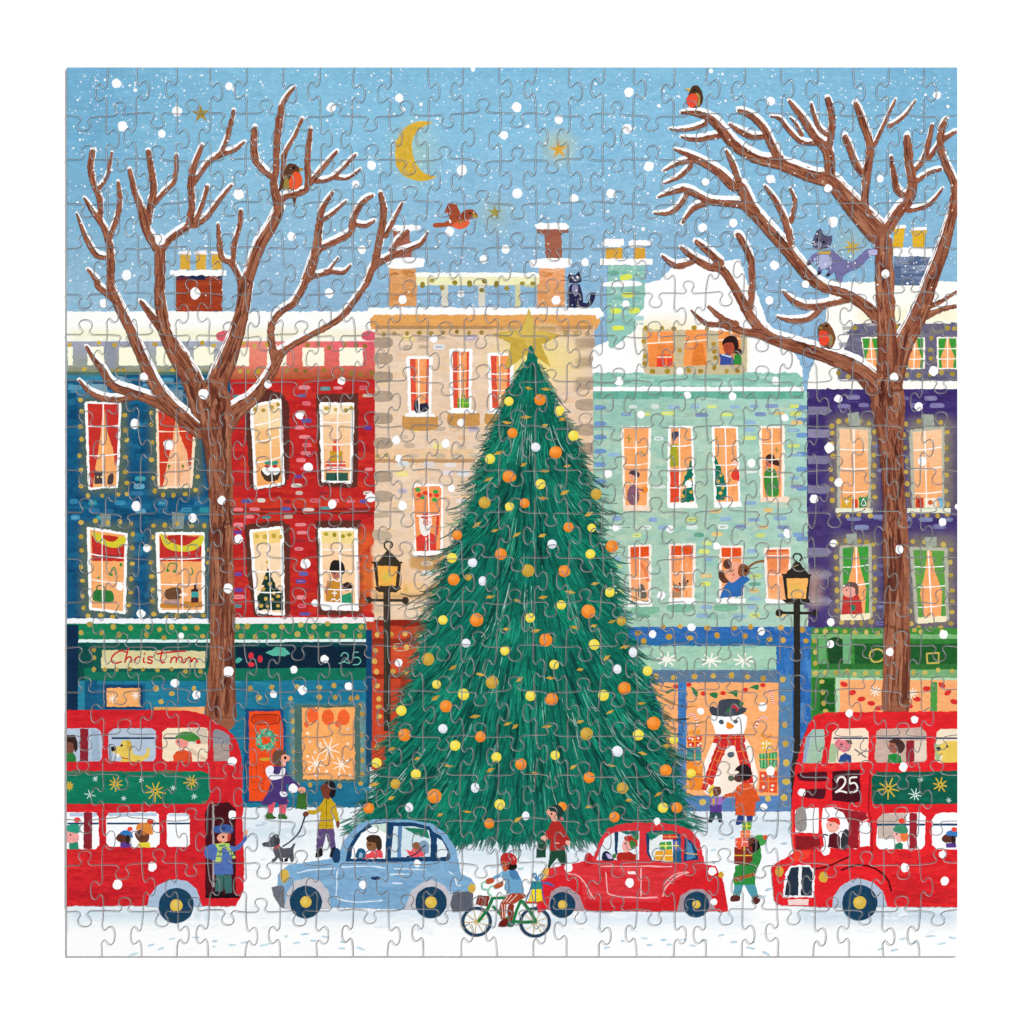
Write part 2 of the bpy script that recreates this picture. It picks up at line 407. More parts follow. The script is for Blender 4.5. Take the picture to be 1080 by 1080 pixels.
at('I'); window(h1, "145,70 335,100 325,485 155,465", ('f6a962', 'f7b176'), fw=2.8, hm=(.31, .64), vm=(.35,), items=w3)
def w4():
    at('I'); fill("488,115 685,115 685,235 488,232", 'c5302b'); fill("492,100 540,140 610,160 690,110 690,150 640,185 560,185 510,160", 'd9cd33', sm=True); fill("530,112 620,112 610,140 575,150 545,140", 'b92c20', sm=True)
    line("490,222 690,222", 5, '8c1d22')
    line("522,280 535,245 570,250 562,282", 6, '2f8a42'); dot(526, 278, 9, '2f8a42', 6); dot(558, 282, 9, '2f8a42', 6); line("632,300 645,288 638,262", 6, '2f8a42')
    fill("515,372 555,358 588,365 590,400 575,415 520,412", '6d4a30', sm=True); rect(510, 415, 580, 438, 'b9908a'); rect(600, 425, 690, 452, 'c98432'); rect(638, 365, 672, 430, '4b2a2c'); rect(650, 340, 662, 366, '4b2a2c'); rect(638, 378, 672, 405, '3fa099'); rect(490, 435, 640, 455, 'c98432')
    fill("578,395 600,380 628,392 600,402", 'fde6d0')
at('I'); window(h1, "470,95 700,95 700,478 485,478", ('f6a962', 'f7b176'), fw=3, hm=(.32, .66), vm=(.53,), items=w4)

# ---- house 2: red brick
h2 = part('house', 'red brick house with four brown framed windows beside the stone house')
at('E'); rect(824, 128, 1081, 275, 'fcfcfa', rag=.5)
at('F'); rect(-2, 128, 430, 275, 'fcfcfa', rag=.5)
at('Z'); soft(245, 348, 392, 358, 8, 'f3e6b0', .6)
grad(243, 360, 395.5, 400, [(0, ['e58a74', 'ec8a7c', 'ea7a70', 'e86a70', 'e25a6c']), (.6, ['e87f6a', 'e8846f', 'e2705f', 'df6a5e', 'd9635f']), (1, ['a85a32', 'b0562e', 'a8552e', 'a6502c', 'a0562e'])], 8)
rect(243, 400, 395.5, 651, 'bf2525', rag=.1)
brush(243.5, 401, 395, 650, 300, ['b01c22', 'cf2f2a', 'd43a28', 'a81a20', 'cc3a24', 'b5221e'], (8, 30), (3, 8), .6, 0, .06)
for x0, x1 in ((246, 263), (282, 302), (319, 342), (358, 383)): rect(x0, 366.5, x1, 386, 'fdf9e2', rag=.3)
at('E'); lights("885,280 938,293 1000,285 870,410 905,412 955,412 1000,402"); at('F'); lights("110,288 162,283 212,300 285,283 340,288 382,293 12,408 55,407 98,412 187,408 273,404 318,420 360,425 415,420", col='9a7a35')
at('F'); fill("368,232 400,220 432,232 430,262 400,268 370,258", 'd95a6c', sm=True); at('E'); fill("758,235 790,220 835,225 830,262 790,270 762,262", 'e0606c', sm=True)
at('Z')
avoid2 = [(258, 410, 306, 522), (331, 412, 381, 518), (258, 548, 306, 655), (331, 545, 384, 652)]
for y in (537, 541): gline([(243, y), (320, y + .5), (395, y)], 2, 2, '7c2a22', rag=.2)
rect(243, 525, 395, 535, 'cf3d22', a=.5)
bricks(246, 405, 394, 650, 150, ['e97f86', 'e9858c', '5c4f9a', '6a3f98', 'd8d2c8', '4f8f90', '9a2a30', 'ea8f96', '5f57a2', 'e06a78', 'c8b8a8'], 9.5, 3, avoid=avoid2)
fill("E892,540 E940,505 E1000,498 E1070,520 F22,570 F25,900 E1085,955 E938,978 E915,960", '5c2f28', rag=.4)
fill("F148,520 F350,518 F348,960 F300,968 F165,955", '5e3128', rag=.4)
fill("I890,60 I1060,40 J25,60 J28,470 J15,495 I935,492 I905,300", '5e3128', rag=.4)
fill("J145,42 J362,40 J368,488 J165,490", '5e3128', rag=.4)
soft(372, 560, 395, 640, 8, 'e8702e', .55)
def pudding():
    at('E'); rect(950, 590, 1060, 680, 'f4d9a0', a=.4); lights("940,593 980,597 1020,583 1050,570", 10)
    fill("972,880 1057,880 1055,915 1040,932 1000,935 978,915", '4a352c', sm=True); fill("975,885 985,868 1050,868 1057,890 1035,905 1020,892 1000,908", WH, sm=True); dot(998, 862, 12, 'd0302c', 9); dot(1035, 862, 12, 'd0302c', 9); fill("985,838 1015,840 1012,856 990,852", '2f9a80', sm=True); fill("1025,840 1050,838 1046,854 1020,856", '2f9a80', sm=True)
window(h2, "E918,572 E1062,538 E1080,950 E938,975", ('f8d49a', 'f7a95e'), fw=3, items=pudding, hm=(.23, .44, .7), vm=(.62,), top=('fbe9c8', .2, .6))
def presents():
    at('F'); lights("200,588 245,595 292,597 318,588", 11); rect(195, 840, 290, 885, 'e03e36'); rect(215, 790, 275, 840, 'c99a2c'); rect(228, 765, 262, 792, 'e05a38'); rect(197, 893, 302, 932, '2f5a4e')
    for y in (850, 868): line([(197, y), (290, y)], 6, 'f7e3d0')
    dot(245, 745, 14, 'e0503a', 10); line("245,895 245,930", 6, '1c3a34')
at('F'); window(h2, "168,560 330,560 320,945 178,940", ('fbd9b0', 'f8b87c'), fw=2.8, items=presents, hm=(.23, .52, .85), vm=(.53,), top=('fdf0cf', .12, .8))
def tree_w():
    at('I'); lights("950,115 988,118 1030,113 1062,118", 11); fill("1005,262 1040,360 1070,375 1075,465 955,465 950,400 985,350 970,345", '1d3a30', rag=.5); lights("1000,238 990,312 1012,340 980,365 1030,385 992,412 1020,415 1050,400 970,445 1000,447 1050,445", 9, 'd9b052')
window(h2, "I915,85 I1072,65 I1080,495 I945,480", ('fbdcb4', 'fbdcb4'), fw=3, items=tree_w, hm=(.5, .76), vm=(.55,), top=('f4cf6c', .16, .8))
def sweater():
    at('J'); lights("198,105 238,108 278,115 308,108", 11, 'a89a2c'); fill("215,280 225,235 250,228 280,245 285,290 250,300", '22211f', sm=True); fill("225,285 255,278 262,310 235,318", 'b8705c', sm=True); dot(238, 290, 5, '2a1a18'); dot(295, 355, 24, '7a4a3e', 20); fill("280,345 300,332 322,350 318,362 282,360", '3a211c', sm=True)
    fill("205,330 250,318 272,330 275,436 200,436 195,380", 'c7872c', rag=.3); fill("270,395 318,382 325,432 270,434", '2a9468'); line("215,330 232,320 250,330 265,320", 5, WH); line("225,385 250,385", 5, WH); line("238,370 238,400", 5, WH); line("220,420 235,412 250,422 262,412", 5, WH); fill("205,320 190,380 205,400", 'b8705c')
at('J'); window(h2, "160,75 345,75 350,470 175,460", ('fbdcb4', 'fbc690'), fw=3.2, items=sweater, hm=(.25, .53, .77), vm=(.55,), top=('f3dc8a', .16, .8), sill="172,425 350,432 350,470 180,465")

# ---- house 3: beige stone
h3 = part('house', 'beige stone house behind the christmas tree with orange lit windows')
at('F')
fill("405,165 425,140 G405,140 G420,170 G395,215 410,215", 'e5a55c', rag=.35)
fill("395,125 400,112 640,108 G420,112 G438,145 G405,165 G395,145 425,143 400,170 380,190 360,190 380,150", 'fdfcfa', rag=.4)
rect(430, 198, 1470, 1080, 'e9cdb2', rag=.2)
at('J'); rect(426, -4, 1200, 520, 'ebd0b6', rag=.2)
at('Z')
brush(396, 345, 626, 655, 520, ['e2c2a4', 'f0d8bf', 'eccaa6', 'e6ccb6', 'f3dcc0', 'f0c890'], (8, 30), (3, 8), .5, 0, .08)
at('F'); rect(430, 196, 1465, 214, 'b58a5c', rag=.2); rect(430, 212, 1465, 240, 'e0b98c', a=.8)
at('F'); rect(430, 828, 900, 846, 'bf9468', rag=.2); rect(430, 780, 900, 828, 'efc592', a=.6)
at('J'); rect(426, 385, 760, 416, 'c9a070', a=.9); rect(426, 330, 760, 385, 'f0bf78', a=.7)
lights("F472,236 F522,233 F582,233 F640,230 F697,234 F753,228 F818,224 F876,230 F935,228 G252,230 G300,235 G358,233", 11, '9a8038')
lights("F442,815 F485,812 F530,822 F622,815 F752,815 F815,815", 10, 'b39548'); lights("J685,365 J735,365 J575,365 J770,360", 9, 'cdb25c')
at('F')
for y in (275, 350, 438, 530, 635, 752, 910, 1005):
    fill([(432, y - 22), (500, y - 22), (515, y), (500, y + 24), (432, y + 24)], vary('b29c86', .04), sm=True)
at('G')
for y in (280, 370, 472, 572, 690, 780):
    fill([(300, y), (312, y - 24), (385, y - 26), (388, y + 24), (315, y + 24)], vary('b59c84', .04), sm=True)
at('J'); fill("426,85 500,95 502,130 426,130", 'c3ae96', sm=True); fill("426,5 490,0 500,25 426,30", 'c3ae96'); fill("595,230 620,208 770,212 780,245 750,275 612,272", 'c99a62', sm=True); fill("426,455 470,450 470,480 426,480", 'd1bba0'); rect(610, 485, 700, 505, 'd8c4ac')
at('Z')
av3 = [(425, 374, 460, 450), (472, 364, 502, 450), (512, 370, 545, 450), (432, 506, 470, 592), (396, 540, 426, 700)]
bricks(415, 352, 540, 645, 120, ['cdb69c', 'd6c2aa', 'f1e08a', 'bdb0cc', 'dfe8ee', 'efc49a', 'cbb498', 'd9c6b0', 'e9e2e4', 'c7b4a0'], 11, 3.8, avoid=av3, a=.9, rows=9.5)
bricks(575, 352, 608, 600, 36, ['cdb69c', 'd6c2aa', 'e5c8ac', 'dcc6b4', 'efc49a'], 11, 4, a=.8, rows=9.5)
glow(558, 378, 58, 40, 'f4e27c', .95); soft(540, 362, 612, 400, 14, 'f4dd8a', .4)
glow(410, 610, 36, 40, 'f7b24e', .6)
at('F')
for s in ("560,635 575,622 715,622 728,650 715,690 575,688", "775,620 790,608 915,608 925,640 915,672 785,668", "952,620 965,612 1060,612 1060,660 960,665"): fill(s, 'c99250', sm=True)
for s in ("582,340 700,340 695,612 590,612", "785,305 890,305 885,600 790,600", "965,325 1085,325 1080,600 975,600"):
    def it(s=s):
        at('F')
        if '582' in s: dot(628, 578, 14, '2a2a44', 32); dot(660, 585, 26, '2a2a44', 22); dot(672, 568, 8, '2a2a44')
        elif '785' in s: rect(822, 540, 876, 585, '5f9e34'); line("848,540 848,585", 6, 'a7cc50'); line("822,562 876,562", 5, 'a7cc50'); line("840,535 848,522 858,535", 5, '5f9e34')
    window(h3, s, ('f5995c', 'f7b070'), fw=3, curt='e0523a', cs='sides', hm=(.35, .66), vm=(.45,), items=it)
for s in ("575,612 705,612 720,628 572,628", "778,598 905,598 915,612 775,612", "962,596 1045,596 1045,612 965,612"): at('F'); fill(s, WH)
def bearded():
    use(cur); fill("F612,965 F745,965 J740,195 J625,195", 'f79a5c'); at('F'); 
    for x, y, c in ((632, 975, '3aa24c'), (655, 1010, '3aa24c'), (718, 985, '3aa24c'), (712, 1022, '3aa24c'), (640, 1000, 'e0402c'), (668, 990, 'e0402c'), (722, 1000, 'e0402c'), (690, 1000, 'e0402c')): dot(x, y, 13, c, 10)
    at('J'); fill("625,120 650,100 700,100 722,118 720,185 630,185", 'dc3f34'); fill("640,25 660,12 690,15 700,50 690,90 670,115 645,95", 'f6efe8', sm=True); dot(675, 48, 20, 'e89a90', 18); fill("648,28 665,5 690,12 690,32", 'dc3f34', sm=True); line("705,20 728,15 722,110", 13, 'dc3f34'); dot(668, 44, 3, '2a1a18'); dot(682, 44, 3, '2a1a18'); line("672,120 672,180", 6, 'f8e3d8')
window(h3, "F610,948 F750,945 J750,192 J622,200", 'f79a5c', fw=2.6, items=bearded, hm=(.45,), vm=(.52,), sill="J610,188 J762,180 J765,198 J612,212")
# stone balustrade on the roof of house 3 with its chimney stacks
bal = part('balustrade', 'stone roof balustrade between two chimneys')
at('B'); rect(620, 1024, 1090, 1046, 'fbfbf6', rag=.4); rect(620, 1044, 1090, 1084, 'f0edbe', rag=.2); at('C'); rect(-5, 1024, 130, 1046, 'fbfbf6', rag=.4); rect(-5, 1044, 130, 1084, 'f0edbe', rag=.2)
at('F'); 
for x in (745, 920): rect(x, 0, x + 32, 104, 'd9d3c2')
at('G'); rect(15, 0, 40, 108, 'd3cfa2'); rect(60, 0, 115, 14, 'c7c79c')
lights("B700,1062 B655,1078 B808,1072 B878,1072 B1007,1073 F655,5 F748,15 F880,3 F937,27 F1005,3 F1055,18 C50,1075 C98,1075 B950,1064", 12, '9a8a34')
at('B')
def chimney(label, parts_):
    p = part('chimney', label)
    for t, s, c, sm in parts_: at(t); fill(s, c, sm=sm, rag=.35)
    return p
chimney('stone chimney with brown pot left of the flying robin', [('B', "515,815 592,815 605,950 510,955", 'a2604e', False), ('B', "505,800 640,800 625,825 500,822", 'fdfdfd', True), ('B', "497,1005 622,1005 628,1085 497,1085", 'dfa067', False), ('F', "497,0 628,0 628,104 497,104", 'dd9d62', False), ('B', "485,990 500,960 650,955 662,985 640,1000 520,1005", 'fdfdfd', True), ('B', "560,1020 600,1015 618,1035 590,1045", 'b9753c', True), ('B', "505,1030 530,1022 548,1040 520,1048", 'b9753c', True), ('F', "530,50 600,45 610,60 540,70", 'c98a50', True)])
brush(411, 284, 439, 322, 25, ['c98648', 'ebb47c', 'd29458'], (5, 12), (2, 4), .6)
chimney('stone chimney with brown pot beside the black cat', [('C', "155,815 237,815 237,958 160,955", 'a0604c', False), ('C', "115,805 265,805 268,835 225,842 200,822 160,845 120,838", 'a0604c', False), ('C', "108,795 130,788 255,790 272,805 265,820 180,818 118,818", 'fdfdfd', False), ('C', "130,995 252,995 252,1085 130,1085", 'f0a878', False), ('G', "118,0 250,0 252,106 120,108", 'dfa068', False), ('C', "85,985 100,962 265,955 280,985 255,1002 110,1002", 'fdfdfd', True), ('C', "130,1020 190,1018 195,1038 140,1044", 'd98a4c', True)])
brush(569, 284, 596, 322, 25, ['d9904e', 'f2ba8c', 'e29c60'], (5, 12), (2, 4), .6)

# ---- house 4: mint green
h4 = part('house', 'mint green house with snowy mansard roof and eight tall windows')
at('G'); fill("380,420 385,300 520,240 C620,1080 C700,1060 C760,1000 C840,975 C930,975 D0,960 D40,1085 H60,0 H90,60 H130,180 H220,270 H270,340 H300,400 H300,440", 'fdfdfc', sm=False, rag=.4)
glow(750, 225, 230, 110, 'fbe7b0', .9); soft(625, 190, 700, 400, 35, 'f6e8ae', .7); at('H'); soft(0, 240, 40, 400, 25, 'f6e8ae', .6)
at('G'); fill("385,428 400,420 H270,418 H300,445 H305,485 385,485", '8fc6b2', rag=.6); brush(627, 394, 845, 407, 60, ['7cb8a4', 'a6d4c4', '86c0b0', 'b5dccc'], (8, 24), (2, 5), .6); 
at('G'); rect(385, 486, 1385, 508, 'fdfdfb', rag=.3)
at('Z'); MINT = [(0, ['8cc5b4', '8fc8b8', 'a5d2bd', 'a2d6c6', '9fd6c8']), (.4, ['86bfae', 'a9ccb0', 'a5cdb4', 'a4d2c0', '9fd4c4']), (1, ['a8ccb4', 'a2ceb8', 'a6d0bc', 'a6d6c2', 'b0d0b2'])]
grad(625.7, 412.5, 851.5, 662, [(t_, [mixh(c_, 'b9c8bc', .3) for c_ in row_]) for t_, row_ in MINT], 8)
at('G'); rect(385, 508, 1385, 544, '6cb39e', rag=.2)
for x in range(400, 1380, 72): rect(x, 510, x + 34, 543, '5aa48c' if x % 144 else '8fbfa8', a=.6)
at('Z'); brush(627, 422, 850, 660, 480, ['93c4b4', 'b8d6c8', 'a3cabc', 'aecbb4', 'c6d6bc', 'a2c0a8', '8cbcae'], (7, 26), (3, 8), .5, 0, .1)
for y, x in ((430, 628), (447, 628), (461, 628), (476, 628), (490, 628), (508, 628), (430, 841), (443, 841), (459, 841), (479, 841), (495, 841), (515, 841), (568, 841)): fill([('x')] and [(x, y - 2.4), (x + 10, y - 2), (x + 11, y + 1.6), (x, y + 2.4)], '6f97c6', sm=True)
av4 = [(654, 446, 688, 541), (703, 446, 736, 538), (749, 446, 781, 536), (800, 446, 830, 532), (660, 570, 690, 642), (702, 570, 735, 640), (755, 568, 786, 640), (804, 570, 835, 640)]
bricks(640, 424, 848, 658, 100, ['7f9fd0', 'e3e86a', '8fb2d4', 'e6efe8', 'd9e87a', '7f90c4', 'f0c87a', 'dff0ea', '5fa58c', '93b8d8'], 11, 3.2, avoid=av4, a=.9)
pl = ('f9a765', 'fba868')
def figs(n):
    def f():
        at('G')
        if n == 0: dot(575, 1000, 30, '8a5a6c', 50); dot(580, 905, 24, 'e7a284', 26); fill("555,895 575,880 605,895 600,915 575,905", '4a3a4a', sm=True); dot(630, 975, 16, 'f08a2c'); line("600,970 625,980", 8, '8a5a6c'); line("540,725 570,735", 4, '7a8a2c'); line("555,712 555,748", 4, '7a8a2c'); line("610,790 630,810", 5, '7a8a2c')
        if n == 1: fill("750,765 785,755 790,860 750,865", 'a6a62c'); dot(780, 728, 16, 'e7a284'); fill("758,705 790,698 800,725 785,722 765,745", '4a4a5c', sm=True); fill("750,880 790,872 795,1030 752,1035", 'e2482c', rag=.3); fill("852,820 862,1030 800,1035 815,960 805,950 830,890", '12705a', rag=.5); lights("820,895 845,930 850,985 812,1005 822,960", 9, 'e8b84c')
        if n == 2: fill("962,810 985,860 1000,900 1015,950 1025,1000 1005,1025 968,1022", '12705a', rag=.5); lights("990,905 978,935 1000,965 990,990", 9, 'e8b84c'); fill("1038,905 1060,870 1078,885 1078,935 1045,925", 'dc3f34'); dot(1060, 850, 16, 'f0c0a8'); line("1040,840 1055,828 1072,840", 5, '5a4a4a'); line("970,722 972,742", 6, '9a9a2c')
        if n == 3:
            at('H'); fill("125,880 165,875 180,920 185,1000 130,1000 115,930", '3f8a3c', sm=True); dot(140, 850, 17, 'e0604a'); fill("128,812 155,805 170,825 190,845 185,862 150,850 125,835", '4a2a24', sm=True); line("165,780 185,790", 4, '9a8a2c'); line("175,772 178,800", 4, '9a8a2c')
    return f
for n, (s, hm) in enumerate((("G520,675 G658,672 G648,1065 G530,1068", (.24, .46, .7)), ("G745,672 G858,672 G872,1042 G738,1046", (.24, .55, .8)), ("G950,672 G1072,672 H5,1040 G962,1042", (.24, .5, .78)), ("H95,672 H212,672 H208,1020 H102,1022", (.22, .45, .7)))):
    window(h4, s, pl, fr='fdf3e4' if n in (0, 3) else WH, fw=2.2, hm=hm, vm=(.5,) if n != 1 else (.42,), items=figs(n), sill=("G525,1048 G650,1048 G655,1075 G528,1075", "G735,1040 G875,1035 G882,1062 G740,1062", "G955,1035 H8,1035 H12,1055 G958,1058", "H98,1010 H235,1008 H235,1035 H100,1035")[n], sillc='f8dcc4' if n in (0, 3) else WH)
def lowf(n):
    def f():
        at('K')
        if n == 0: fill("605,345 625,350 640,405 600,405", '6f6458', sm=True); fill("605,240 615,235 640,270 655,330 640,330", 'e0602c', a=.6)
        if n == 1: fill("765,325 775,345 800,345 815,300 822,330 835,325 825,360 800,378 768,362", '9a7050', sm=True); fill("765,375 800,372 815,395 810,405 760,405", 'b58a62'); line("768,365 795,375", 6, 'e0402c'); dot(795, 340, 5, '1c1412'); dot(834, 327, 5, '1c1412')
        if n == 2: pass
        if n == 3: at('L'); fill("135,190 235,185 235,240 180,300 140,280", 'ee7a40', a=.6)
    return f
for n, (s, hm) in enumerate((("K552,158 K660,152 K655,432 K558,432", (.2, .58, .82)), ("K745,152 K870,148 K862,432 K750,428", (.18, .5, .75)), ("K985,160 L18,160 L18,405 K985,410", (.2, .5)), ("L118,170 L242,166 L240,432 L128,418", (.12, .5)))):
    window(h4, s, ('f58a4a', 'fbb57e'), fr='fdeee2', fw=2.2, hm=hm, vm=(.5,), curt='e2511f', cs='top', items=lowf(n), sill=("K550,425 K662,425 K665,448 K548,450", "K745,408 K868,408 K870,436 K745,438", "K968,410 L28,410 L28,432 K975,435", "L120,412 L230,425 L225,440 L125,432")[n])
    at('Z')
use(h4)
for s in ("K570,458 K690,450 K685,480 K575,485", "K745,440 K860,440 K850,470 K750,472", "K965,440 K1060,438 K1065,468 K970,468"): fill(s, '7fb79a', sm=True)
# dormer
dm = part('dormer', 'lit attic dormer with two people in the snowy mint house roof')
at('G'); fill("618,205 650,210 H35,225 H35,412 H5,428 G640,428 G622,400", 'c9bb96', rag=.35)
for s in ("640,225 765,222 768,392 648,392", "825,215 925,215 925,385 812,388", "978,218 1085,230 1085,385 985,382"):
    fill(s, 'f79a52', rag=.2); 
fill("648,280 768,285 768,392 650,392", 'e8813a', a=.6); fill("688,340 728,330 728,385 688,392", 'e8402f'); fill("735,330 760,342 760,385 735,390", 'e8402f'); fill("865,280 905,280 925,380 850,385", 'd9701c', a=.7); line("690,345 758,345", 8, 'f7d3b0')
line("640,280 770,272", 6, 'fdf0dc'); line("815,275 925,262", 6, 'fdf0dc'); line("698,225 698,275", 5, 'fdf0dc'); line("975,265 1080,258", 6, 'fdf0dc'); line("1042,215 1042,262", 5, 'fdf0dc')
lights("635,207 712,207 768,210 865,205 925,210 625,270 632,342 628,375 668,412 738,412 795,312 957,282 965,348 960,395 895,412 838,408 1018,412 1070,410 960,318", 12, 'b08c30')
pp = part('person', 'curly haired person in blue jumper at the dormer window')
at('G'); fill("1000,290 1010,255 1045,242 1070,260 1075,300 1060,330", '2a1a18', sm=True); fill("1005,285 1045,275 1055,310 1035,335 1008,320", 'b04a34', sm=True); fill("985,330 1020,328 1050,345 1055,382 988,382", '3a4f9a'); line("995,332 1040,345", 6, 'e6e6ee'); dot(1018, 292, 3, '1c1412')
pp = part('person', 'small person in green at the dormer window')
at('G'); fill("1055,335 1075,325 1090,345 1090,380 1050,380", '2f8a3c'); dot(1077, 318, 14, '3a211c')
part('chimney', 'tall mint chimney with two yellow pots between the stone and mint houses')
at('C'); rect(445, 905, 525, 960, 'd9a43a'); rect(578, 905, 632, 960, 'd9a43a'); rect(455, 990, 630, 1085, '92c6b4'); fill("425,880 440,865 530,862 532,895 510,905 428,900", 'fdfafa', rag=.4); fill("552,880 570,868 655,872 655,895 560,905", 'fdfafa', rag=.4)
at('G'); fill("450,0 632,0 628,110 590,150 590,210 500,285 475,305 458,290 450,200", '92c6b8', rag=.35)
brush(641, 284, 679, 345, 50, ['7fb8ac', 'a8d6c6', '82bcd0', 'b5dcd0', '78b0a0'], (6, 18), (2, 5), .6); 
fill("525,40 575,38 578,60 530,60", 'dce85a', sm=True); fill("470,115 512,115 515,135 475,138", 'dce85a', sm=True); fill("558,115 600,112 605,132 562,138", 'dce85a', sm=True); fill("478,198 525,196 528,215 482,218", 'dce85a', sm=True); at('C'); fill("515,1040 560,1030 570,1052 520,1060", 'dce85a', sm=True); fill("455,1020 500,1015 505,1035 460,1038", '6fa89a', sm=True); rect(418, 958, 665, 988, 'fdfdfb', rag=.4); fill("430,1075 G440,10 G600,8 C610,1070 C560,1062 C480,1065", 'fdfdfd', sm=True)

# ---- house 5: purple
h5 = part('house', 'purple house with green curtained attic windows at the right edge')
at('H'); fill("430,20 D460,1070 D1035,1065 1040,500 320,500 330,420 355,360 400,300 412,120", 'fdfcf6', rag=.4)
soft(560, 110, 1040, 180, 30, 'f8f3c0', .6)
fill("545,188 1040,184 1040,460 470,450 460,415 490,320 520,240", '6a6680', rag=.4)
brush(885, 342, 1009, 400, 60, ['575272', '7f7a8c', '8a8578', '5f5a78'], (6, 22), (3, 6), .6)
lights("548,207 985,207 910,255 907,310 910,352 515,438 795,430 850,432 905,427 958,418 1010,425 1020,210 690,205 470,420 745,200", 12, 'b39a3c')
rect(320, 497, 1040, 1085, '3d2c6c', rag=.2); at('L'); rect(326, -6, 1040, 555, '46366f', rag=.2)
at('Z'); brush(852, 411, 1009, 662, 420, ['33245f', '4a3a7c', '55467f', '3b2c6c', '4d3f78'], (7, 26), (3, 8), .55, 0, .08)
for x0, y0, x1, y1 in ((877, 440, 925, 540), (958, 442, 1006, 540), (880, 565, 925, 660), (958, 565, 1008, 662)): soft(x0, y0, x1, y1, 10, '82796c', .95)
for y in (433, 457, 485, 516, 582, 606, 634): fill([(852, y - 4.5), (874, y - 4), (878, y), (872, y + 4.5), (852, y + 4.5)], vary('8a85a2', .08), a=.85)
soft(852, 602, 866, 640, 8, 'c8a488', .6)
bricks(880, 415, 1008, 436, 8, ['6f6a9a', '8079a8'], 13, 3.5); bricks(880, 543, 1008, 562, 12, ['6a6a9c', '7f86b0'], 13, 3.5); bricks(920, 440, 940, 660, 8, ['6a6a9c', '7f86b0'], 12, 3.2)
lights("H437,672 H470,650 H512,645 H570,650 H615,660 H440,705 H437,755 H443,815 H432,878 H437,925 H440,975 H440,1025 H640,700 H640,755 H637,810 H640,860 H635,905 H635,960 H642,1010 H778,715 H790,662 H850,650 H910,645 H955,655 H985,700 H980,775 H985,830 H982,905 H978,980 H985,1045 H785,775 H793,838 H790,890 H795,945 H797,998", 12, 'c4a84c')
lights("L470,12 L512,20 L565,12 L620,18 L825,15 L890,15 L940,18 L985,12 L508,135 L567,138 L603,145 L633,155 L460,148 L458,212 L460,268 L462,318 L462,372 L465,425 L462,468 L638,215 L642,262 L642,318 L645,370 L640,420 L635,460 L622,492 L485,525 L535,525 L578,528 L625,520 L822,140 L878,140 L925,155 L967,155 L1005,178 L1000,238 L1002,300 L1010,372 L1010,425 L1008,475 L1003,530 L808,470 L815,530 L850,548 L905,552 L955,548", 12, 'c4a84c')
for s in ("H512,612 H565,605 H575,670 H520,670", "H862,618 H920,618 H925,685 H870,685", "L505,105 L555,100 L560,150 L512,150", "L880,120 L935,118 L935,165 L885,168"): fill(s, 'a9b2a4', a=.85)
for s in ("H575,250 H668,250 H662,402 H598,402", "H790,250 H877,250 H877,402 H775,402", "H938,250 H1034,250 H1034,402 H940,402"): window(h5, s, ('f9a765', 'fba868'), fr='fdf6ea', fw=1.3, curt='3f9a3c', cs='tie', hm=(.35, .7), vm=(.5,))
def cards(n):
    def f():
        at('H')
        if n == 0: fill("488,1010 530,1005 528,1060 485,1060", 'd9a42c'); rect(535, 1020, 560, 1060, 'd0402c'); fill("565,1005 608,998 605,1055 568,1062", '1f8a4c'); line("588,1015 578,1045 600,1045 588,1015", 4, WH); line("508,1015 508,1045", 4, WH); line("495,1030 522,1030", 4, WH)
        else: rect(835, 1012, 872, 1060, 'c8402c'); rect(878, 1015, 935, 1060, 'f4e6d0'); fill("940,1010 965,1010 965,1060 950,1060", '7fb8d8'); dot(905, 1035, 12, 'd0602c'); dot(852, 1030, 8, '8a2020')
        (fill("560,690 610,850 615,960 600,1010 540,1010 530,850", 'f6a35c', a=.5) if n == 0 else fill("895,830 930,930 935,1000 860,1000 870,900", 'f6a35c', a=.6))
    return f
window(h5, "H462,672 H622,680 H620,1072 H468,1072", ('f8cba0', 'f9a765'), fr='b6b6a4', fw=2.6, hm=(.26, .5, .8), vm=(.5,), items=cards(0), sill="H455,1062 H632,1062 H632,1082 H455,1082", sillc='e9ead2')
window(h5, "H808,690 H972,672 H972,1066 H822,1068", ('f8cba0', 'f9a765'), fr='b6b6a4', fw=2.8, hm=(.24, .5, .82), vm=(.42,), items=cards(1), sill="H795,1062 H1000,1062 H1000,1085 H795,1085", sillc='e9ead2')
window(h5, "L478,160 L622,150 L628,500 L480,508", ('f9a765', 'fba868'), fr='b6b6a4', fw=2.6, hm=(.28, .55), vm=(.52,), curt='3f9a3c', cs='tie', sill="L478,488 L620,480 L618,508 L480,515", sillc='f8ecc8')
window(h5, "L808,165 L985,170 L992,515 L838,528", ('f9a765', 'fba868'), fr='b6b6a4', fw=3.4, hm=(.24, .53, .82), vm=(.48,), curt='5f9e46', cs='tie', sill="L845,500 L985,492 L980,520 L845,530", sillc='f8ecc8')
pp = part('person', 'person in red jumper leaning from the purple house window')
at('L'); fill("490,400 520,385 560,388 580,430 580,485 482,485", 'c23a34', rag=.3); fill("485,365 500,350 545,350 555,385 530,405 500,398", 'f0a898', sm=True); fill("500,350 520,332 555,340 565,370 560,395 548,385 545,360", '6a5048', sm=True); dot(508, 370, 4, '1c1412'); fill("528,442 550,440 550,468 530,470", '2f7a58'); line("518,432 530,450", 3, '8a2020')
part('chimney', 'slate blue chimney with two yellow pots behind the right bare tree')
